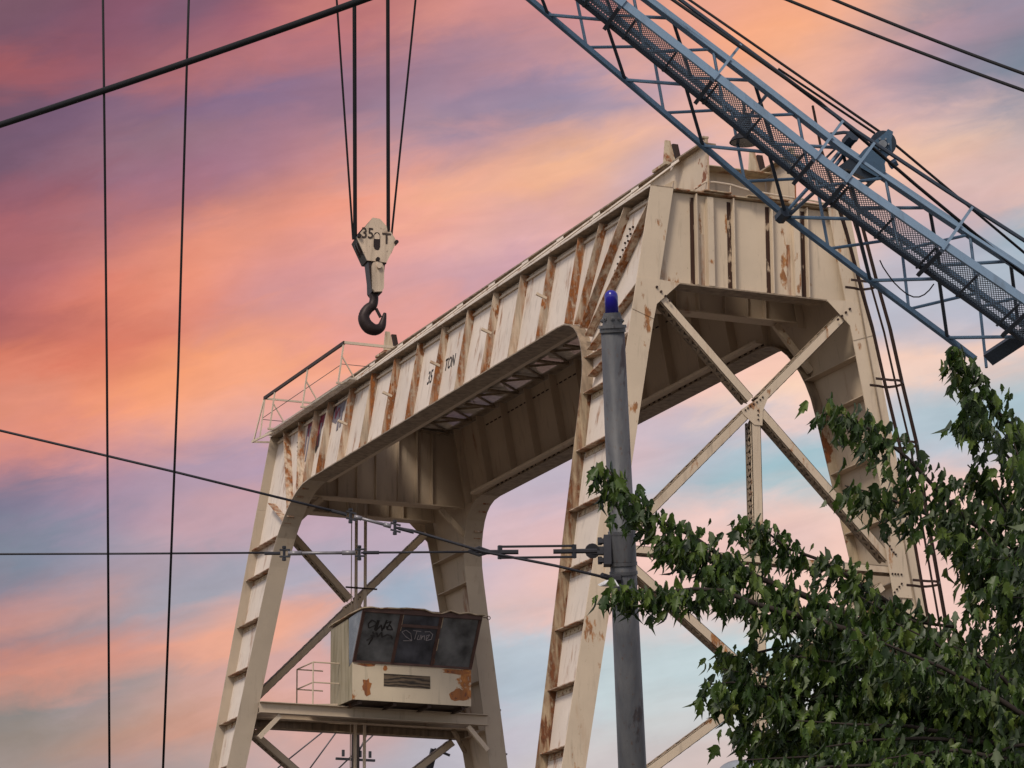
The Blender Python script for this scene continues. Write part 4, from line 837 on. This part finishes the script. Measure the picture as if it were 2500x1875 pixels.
# upper span wire: from the left, through two insulators, down to the pole
span1 = [(-40, 922), (0, 930), (380, 1020), (745, 1110)]
w1_ = wire([at2(x, y, PD-.5) for x, y in span1], .017, 'span_wire', 'dark span wire sloping down to the right across the gantry leg', 'wire', 'steel_dark')
wire([at2(x, y, PD-.5) for x, y in [(855, 1140), (890, 1146), (1045, 1192), (1200, 1222), (1310, 1248)]], .019, 'span_wire', 'dark span wire continuing from the clamp rod down to the lamp pole', 'wire', 'steel_dark')
wire([at2(x, y, PD-.4) for x, y in [(-40, 1197), (0, 1197), (290, 1196), (590, 1194)]], .014, 'span_wire', 'level span wire left of the turnbuckles', 'wire', 'steel_dark')
wire([at2(x, y, PD-.4) for x, y in [(780, 1194), (900, 1193), (1045, 1192)]], .015, 'span_wire', 'level span wire between the rod insulator and the turnbuckle', 'wire', 'steel_dark')
def rodins(a, b, lab):
    a, b = V(a), V(b); d = (b-a).normalized()
    e = empty('strain_rod', a); tag(e, lab, 'rod insulator')
    mb = MB(); mb.tube([a, b], .022, 8); mb.tube([a, a.lerp(b, .2)], .032, 8); mb.tube([a.lerp(b, .8), b], .032, 8); mb.build('rod', 'insulator', e, True)
    for q, s in ((a, -1), (b, 1)):
        mb = MB(); up = V((0, 0, 1)); c = q+d*s*.05
        mb.bar(c-up*.08, c+up*.08, .03, .03, (0, 1, 0)); mb.tube([c-up*.10, c-up*.065], .03, 6); mb.tube([c+up*.065, c+up*.095], .03, 6)
        mb.bar(c-d*.06-up*.045, c+d*.08-up*.045, .035, .02); mb.bar(c-d*.06+up*.045, c+d*.08+up*.045, .035, .02); mb.tube([c+d*s*.05, c+d*s*.26], .024, 8)
        mb.build('clevis', 'steel_dark', e)
rodins(at2(765, 1116, PD-.5), at2(845, 1137, PD-.5), 'pale rod insulator with clevis ends on the sloping span wire')
rodins(at2(622, 1195, PD-.4), at2(768, 1194, PD-.4), 'long pale rod insulator with clevis ends on the level span wire')
tb_ = empty('turnbuckle', at2(1080, 1193, PD-.4)); tag(tb_, 'open steel turnbuckle on the level span wire left of the pole', 'turnbuckle')
a, b = at2(1080, 1193, PD-.4), at2(1240, 1191, PD-.4); mb = MB()
for z in (-.075, .075): mb.tube([a+V((0, 0, z)), b+V((0, 0, z))], .016, 6)
mb.bar(a+V((0, 0, -.09)), a+V((0, 0, .09)), .05, .05, (0, 1, 0)); mb.bar(b+V((0, 0, -.09)), b+V((0, 0, .09)), .05, .05, (0, 1, 0)); mb.build('frame', 'steel_dark', tb_)
mb = MB(); mb.tube([at2(1040, 1193, PD-.4), a.lerp(b, .25)], .032, 7); mb.build('threaded_rod', 'steel_dark', tb_); mb = MB(); mb.tube([a.lerp(b, .72), at2(1290, 1190, PD-.4)], .032, 7); mb.build('threaded_rod', 'steel_dark', tb_)
mb = MB()
for q in (-.05, .05): mb.tube([at2(1012, 1191, PD-.4), at2(1035, 1191, PD-.4)+V((0, 0, q)), at2(1060, 1192, PD-.4)], .022, 6)
mb.build('eye_loop', 'steel_dark', tb_)
# distant wires behind the gantry foot
DW = 130
DWs = [((600, 1659), (705, 1575)), ((640, 1700), (735, 1570)), ((690, 1700), (835, 1560)), ((745, 1690), (800, 1570))]
for (a, b), lb in zip(DWs, ('leftmost thin distant wire under the cab', 'second thin distant wire under the cab', 'thin distant wire rising to the small pole under the cab', 'thin steep distant wire beside the small pole under the cab')):
    wire([at2(a[0], a[1], DW), at2(b[0], b[1], DW)], .03, 'distant_wire', lb, 'wire', 'cable_steel')
UPo = empty('utility_pole', (at2(772, 1659, DW).x, at2(772, 1659, DW).y, 0)); tag(UPo, 'small distant utility pole with insulators seen below the cab', 'utility pole')
mb = MB(); t0 = at2(768, 1585, DW); mb.tube([(t0.x, t0.y, 0), t0], .16, 8); mb.build('pole_shaft', 'bark', UPo)
mb = MB()
for q in (-.5, .2, .6): mb.tube([t0+V((q, 0, -.9)), t0+V((q, 0, -.65))], .06, 8); 
mb.bar(t0+V((-.8, 0, -1)), t0+V((.8, 0, -1)), .09); mb.build('insulators', 'steel_dark', UPo)
# perforated bracket post at the foot
BPst = empty('bracket_post', (at2(925, 1659, 100).x, at2(925, 1659, 100).y, 0)); tag(BPst, 'slender dark perforated post with a thin arm between the gantry legs', 'post')
a = at2(938, 1618, 100); b = at2(920, 1690, 100); mb = MB(); mb.bar(V((b.x, b.y, 0)), b, .2, .1, (0, 1, 0)); mb.bar(b, a, .2, .1, (0, 1, 0)); mb.build('post_shaft', 'steel_dark', BPst)
mb = MB(); mb.tube([a, at2(972, 1632, 100)], .04, 6); mb.build('arm', 'steel_dark', BPst)
# ================================================================== lamp pole
pt, pb = at2(1323.5, 715, PD), at2(1366, 1659, PD); dv_ = (pb-pt)/(pb.z-pt.z)
foot = pb-dv_*pb.z
PO = tag(empty('signal_pole', foot), 'thick weathered grey steel pole capped with a blue lamp dome in front of the gantry', 'lamp pole')
def pp(z): return pb+dv_*(z-pb.z)
mb = MB(); mb.tube([pp(0), pp(pb.z), pp(pt.z)], [.215, .190, .158], 32); mb.build('shaft', 'pole_grey', PO, False).data.shade_smooth()
zt_ = pt.z
def ring(z0, z1, r0_, r1_, name, mat, n=28, c=None):
    mb = MB(); mb.tube([pp(z0), pp(z1)], [r0_, r1_], n); return mb.build(name, mat, PO, False)
px2z = PD/FPX*1.1302
ring(zt_-.02, zt_+.035, .175, .175, 'flange_collar', 'pole_grey'); ring(zt_+.035, zt_+.075, .19, .185, 'flange_collar', 'pole_grey')
ring(zt_+.075, zt_+.20, .135, .125, 'lamp_socket', 'pole_grey'); ring(zt_+.20, zt_+.235, .118, .114, 'lamp_socket', 'pole_grey')
mb = MB()
for q in range(8):
    a = q*math.pi/4+.35; c = pp(zt_+.13)+V((math.cos(a), math.sin(a), 0))*.11; d = V((math.cos(a), math.sin(a), 0)); mb.tube([c, c+d*.035], .030, 8); mb.tube([c+d*.035, c+d*.05], .014, 6)
mb.build('socket_bolts', 'pole_grey', PO)
mb = MB(); z0 = zt_+.235; hcyl = .205; Rl = .092
pts, rs = [pp(z0), pp(z0+hcyl)], [Rl, Rl*.985]
for q in range(1, 7): a = q*math.pi/12; pts.append(pp(z0+hcyl+Rl*math.sin(a))); rs.append(max(.002, Rl*math.cos(a)))
mb.tube(pts, rs, 24); mb.build('blue_lamp_dome', 'blue_lens', PO, True)
# clamp bands and bracket
zc = at2(1342, 1195, PD).z
for dz, r in ((.24, .186), (-.16, .189), (-.28, .189)): ring(zc+dz, zc+dz+.045, r, r, 'clamp_band', 'pole_grey')
ring(zc-.11, zc+.24, .181, .181, 'clamp_sleeve', 'pole_grey')
mb = MB(); c = at2(1312, 1190, PD-.05); mb.bar(c-RT*.05, c+RT*.05, .22, .40, (0, 0, 1)); 
for q in (-.13, .13): mb.bar(c+V((0, 0, q))-RT*.12, c+V((0, 0, q))+RT*.06, .10, .06); mb.tube([c+V((0, 0, q-.05))-RT*.1, c+V((0, 0, q+.05))-RT*.1], .03, 8)
mb.tube([c-RT*.20-fw*.06, c-RT*.20+fw*.06], .10, 14); mb.bar(c-RT*.2, c-RT*.02, .12, .10); mb.build('wire_bracket', 'steel_dark', PO)
mb = MB(); c = at2(1322, 1250, PD-.2); mb.tube([at2(1300, 1243, PD-.3), c], .04, 8); mb.tube([c, c+RT*.12], .06, 8); mb.build('wire_lug', 'steel_dark', PO)
# torn plastic
mb = MB(); rr = random.Random(9); base = [at2(1290, 1264, PD-.6), at2(1316, 1253, PD-.6), at2(1334, 1252, PD-.6), at2(1328, 1268, PD-.6), at2(1312, 1266, PD-.6), at2(1300, 1267, PD-.6)]
base = [p+V((rr.uniform(-.04, .04), rr.uniform(-.08, .08), 0)) for p in base]; cc = sum(base, V())/6
for q in range(6): mb.quad(base[q], base[(q+1) % 6], cc+V((0, -.06, 0)))
o = mb.build('plastic_scrap', 'plastic'); o.modifiers.new('s', 'SOLIDIFY').thickness = .004; tag(o, 'scrap of pale torn plastic snagged beside the pole lug', 'plastic scrap')
# grey dome at the bottom edge
SL = at2(1597, 1700, 38); SLe = tag(empty('street_lamp', (SL.x, SL.y, 0)), 'pale grey domed street lamp head rising over the bottom edge by the tree', 'street lamp')
mb = MB(); cz = at2(1597, 1682, 38); R_ = .27
pts, rs = [], []
for q in range(0, 10): a = math.pi/2*q/9; pts.append(cz+V((0, 0, R_*.78*math.sin(a)))); rs.append(max(.003, R_*math.cos(a)))
mb.tube(pts, rs, 28); mb.build('lamp_dome', 'dome_grey', SLe, True)
mb = MB(); mb.tube([(SL.x, SL.y, 0), (SL.x, SL.y, cz.z)], .07, 12); mb.build('lamp_post', 'pole_grey', SLe)
# ================================================================== maple tree
TD = 24.0
TRX = at2(2500, 1700, TD+.5); TR = tag(empty('maple_tree', (TRX.x, TRX.y, 0)), 'dark green maple tree with drooping leafy branches on the right', 'tree')
rt = random.Random(11)
OUT = [(0, 0, 0), (.12, .06, .01), (.22, .12, -.02), (.24, .24, 0), (.46, .52, -.06), (.27, .46, .0), (.30, .62, -.02), (.16, .60, .02), (.17, .78, .0), (.08, .84, .0), (0, 1.16, -.10)]
OUT2 = [(0, 0, 0), (.14, .08, .0), (.22, .24, -.02), (.36, .54, -.06), (.21, .46, .0), (.24, .70, -.03), (.10, .76, .01), (0, 1.12, -.09)]
lv, lf = {0: [], 1: []}, {0: [], 1: []}
def leaf(p, tip, nrm, size, k=0, shape=0):
    tip = tip.normalized(); sx = tip.cross(nrm)
    if sx.length < .1: sx = tip.cross(V((1, 0, 0)))
    sx.normalize(); nz = sx.cross(tip); O = OUT if shape == 0 else OUT2
    fold = rt.uniform(.15, .75); curl = rt.uniform(.2, 1.3); w = rt.uniform(.5, .9)
    def pt(x, y, z): return p+sx*(x*size*w)+tip*(y*size*(1-.12*curl*y))+nz*((z+abs(x)*fold-curl*.35*y*y)*size)
    vs, fs = lv[k], lf[k]; i = len(vs); n = len(O)
    right = [pt(x, y, z) for x, y, z in O]; left = [pt(-x, y, z) for x, y, z in O[1:-1]]
    mid = pt(0, .5, 0)
    ring_ = right+left[::-1]; vs.append(mid); vs.extend(ring_)
    for q in range(len(ring_)): fs.append((i, i+1+q, i+1+(q+1) % len(ring_)))
def cluster(c, n, spread, young=0., size=.124):
    for _ in range(n):
        q = V((rt.gauss(0, 1), rt.gauss(0, 1), rt.gauss(0, .75)))*spread
        p = c+q
        tip = V((rt.uniform(-.75, .35), rt.uniform(-.5, .4), -1.35+rt.uniform(-.3, .8)))
        nrm = V((rt.uniform(-1.2, 1.1), -.75+rt.uniform(-.6, 1.0), .5+rt.uniform(-.4, .7)))
        leaf(p, tip, nrm, size*rt.uniform(.55, 1.3), 1 if rt.random() < young else 0, rt.randrange(2))
# branches as (x,y) in the 2212-wide plate with half width of foliage
BR = [([(1785, 858), (1830, 895), (1890, 930), (1960, 985), (2020, 1050), (2090, 1120), (2212, 1190)], 44, 0),
 ([(1825, 1045), (1880, 1060), (1950, 1085), (2020, 1115), (2100, 1160), (2212, 1230)], 44, .6),
 ([(2058, 750), (2085, 785), (2120, 840), (2160, 890), (2230, 960)], 34, -.5),
 ([(2082, 880), (2115, 905), (2150, 950), (2200, 1010), (2260, 1060)], 34, .3),
 ([(1308, 1002), (1335, 1040), (1370, 1085), (1420, 1120), (1490, 1150), (1560, 1200), (1640, 1245), (1720, 1275), (1800, 1310), (1900, 1360)], 32, .2),
 ([(1605, 1120), (1650, 1140), (1700, 1180), (1770, 1205), (1830, 1240), (1900, 1285), (1980, 1340)], 32, .7),
 ([(1322, 1270), (1370, 1275), (1430, 1275), (1500, 1268), (1560, 1272), (1630, 1300), (1700, 1320), (1790, 1345), (1900, 1380)], 30, -.3),
 ([(1430, 1165), (1470, 1190), (1530, 1200), (1600, 1240)], 30, .1),
 ([(1548, 1412), (1600, 1415), (1660, 1400), (1730, 1385), (1820, 1400), (1920, 1430)], 34, .4),
 ([(1528, 1475), (1580, 1470), (1650, 1480), (1740, 1460), (1850, 1480)], 36, -.2),
 ([(1595, 1560), (1640, 1580), (1700, 1590), (1790, 1570), (1900, 1560)], 40, .2),
 ([(1850, 1280), (1900, 1310), (1980, 1340), (2060, 1350)], 40, 0),
 ([(2080, 1210), (2120, 1230), (2170, 1240), (2240, 1250)], 44, .3),
 ([(2090, 1000), (2130, 1040), (2190, 1080), (2260, 1120)], 36, .5),
 ([(2100, 1290), (2160, 1260), (2240, 1240)], 34, -.4)]
twigs = MB()
for pts, hw, dz in BR:
    P3 = [at2(x, y+4, TD+dz+(x-1300)/900*.4) for x, y in pts]
    lb_ = MB(); lb_.tube(P3, [.005+.0026*i for i in range(len(P3))], 6); lb_.build('branch', 'bark', TR, True)
    for i, (a, b) in enumerate(zip(P3[:-1], P3[1:])):
        ln = (b-a).length; n = max(2, int(ln/.10)); sp = hw*TD/FPX*1.1302
        for q in range(n):
            c = a.lerp(b, (q+rt.random())/n); c += V((0, 0, -sp*.22))
            young = .55 if (i == 0 and q < n*.6) else .05
            cluster(c, 24, sp*(.52 if i == 0 else .78), young)
# filled body of the crown (sampled in plate polygon, spread in depth)
JX, JY = 2330, 1640
TIPS = [(1560,1440),(1540,1490),(1600,1550),(1625,1600),(1600,1650),(1650,1690),(1700,1420),(1760,1390),(1840,1360),(1930,1340),(2000,1350),(2060,1390),(1680,1500),(1720,1560),(1770,1620),(1820,1480),(1860,1550),(1900,1430),(1950,1500),(2000,1600),(2060,1480),(2120,1560),(2150,1450),(2190,1400),(1900,1640),(2100,1650),(1740,1660),
 (2120,1140),(2150,1060),(2190,960),(2125,1225),(2200,1120),(2200,1230)]
for q, (tx, ty) in enumerate(TIPS):
    up_ = ty < 1300
    ox, oy = (2330, 1420) if up_ else (JX, JY+rt.uniform(-60, 60))
    dz = rt.uniform(-1.0, .9); ln_ = 6
    pts = []
    for k_ in range(ln_):
        f = k_/(ln_-1); bow = math.sin(f*math.pi)*(-38 if not up_ else -15)
        pts.append((tx+(ox-tx)*f, ty+(oy-ty)*f+bow+rt.uniform(-8, 8)))
    P3 = [at2(x, y, TD+dz+(1-i_/5)*-.2) for i_, (x, y) in enumerate(pts)]
    lb_ = MB(); lb_.tube(P3, [.004+.0045*i_ for i_ in range(ln_)], 6); lb_.build('branch', 'bark', TR, True)
    sp = rt.uniform(30, 42)*TD/FPX*1.1302
    for i_, (a, b) in enumerate(zip(P3[:-1], P3[1:])):
        if pts[i_][0] > 2290: break
        ln = (b-a).length; n = max(2, int(ln/.11))
        for z_ in range(n):
            c = a.lerp(b, (z_+rt.random())/n)+V((0, 0, -sp*.4)); cluster(c, 17, sp*(.50 if i_ == 0 else .72), .4 if (i_ == 0 and z_ < n*.5) else .05)
            if rt.random() < .3: twigs.tube([c, c+V((rt.uniform(-.25, .2), rt.uniform(-.2, .2), rt.uniform(-.2, .05)))], .004, 4)
# deeper foliage behind the boughs
BODY = [(2140, 1300), (2260, 1250), (2330, 1900), (1700, 1900), (1720, 1640), (1790, 1520), (1860, 1440), (1960, 1400), (2080, 1440)]
def inside(x, y, poly):
    c = False; n = len(poly)
    for i in range(n):
        x0, y0 = poly[i]; x1, y1 = poly[(i+1) % n]
        if (y0 > y) != (y1 > y) and x < (x1-x0)*(y-y0)/(y1-y0)+x0: c = not c
    return c
k_ = 0
while k_ < 330:
    x, y = rt.uniform(1640, 2330), rt.uniform(1250, 1900)
    if not inside(x, y, BODY): continue
    k_ += 1; cluster(at2(x, y, TD+rt.uniform(.8, 3.2)), 15, .17, .02)
# joining limbs to the trunk
jn = at2(2330, 1620, TD+.8)
for x, y, d in ((2212, 1190, 0), (2212, 1230, .6), (2230, 960, -.5), (1900, 1360, .2), (1980, 1340, .7), (1900, 1380, -.3), (1920, 1430, .4), (1850, 1480, -.2), (1900, 1560, .2), (2240, 1250, .3)):
    a = at2(x, y, TD+d+(x-1300)/900*.4); mid = a.lerp(jn, .5)+V((0, 0, -.12)); lb_ = MB(); lb_.tube([a, mid+fw*.9, jn+fw*.6], [.014, .03, .06], 8); lb_.build('limb', 'bark', TR, True)
tag(twigs.build('twigs', 'bark', TR, True), None, None, kind='stuff')
mb = MB(); mb.tube([(TRX.x, TRX.y, 0), (TRX.x-.1, TRX.y, 2.0), jn, jn+V((.4, .1, 1.6)), jn+V((.7, .3, 4.2))], [.28, .22, .16, .11, .04], 14); mb.build('trunk', 'bark', TR, True)
# crown carrying on beyond the right edge
for _ in range(420):
    a = rt.uniform(0, 2*math.pi); r_ = rt.uniform(.6, 2.2); c = jn+V((3.3+math.cos(a)*r_, 1.2+math.sin(a)*r_*.8, rt.uniform(-.8, 3.4))); cluster(c, 8, .2, .03)
for k, nm, mt_ in ((0, 'crown', 'leaf'), (1, 'young_leaves', 'leaf_young')):
    me = bpy.data.meshes.new(nm); me.from_pydata([v-TR.location for v in lv[k]], [], lf[k]); me.materials.append(MATS[mt_]); me.shade_smooth()
    o = bpy.data.objects.new(nm, me); COL.objects.link(o); o.parent = TR
print('leaf faces', len(lf[0])+len(lf[1]), 'gantry parts', len(G.children))
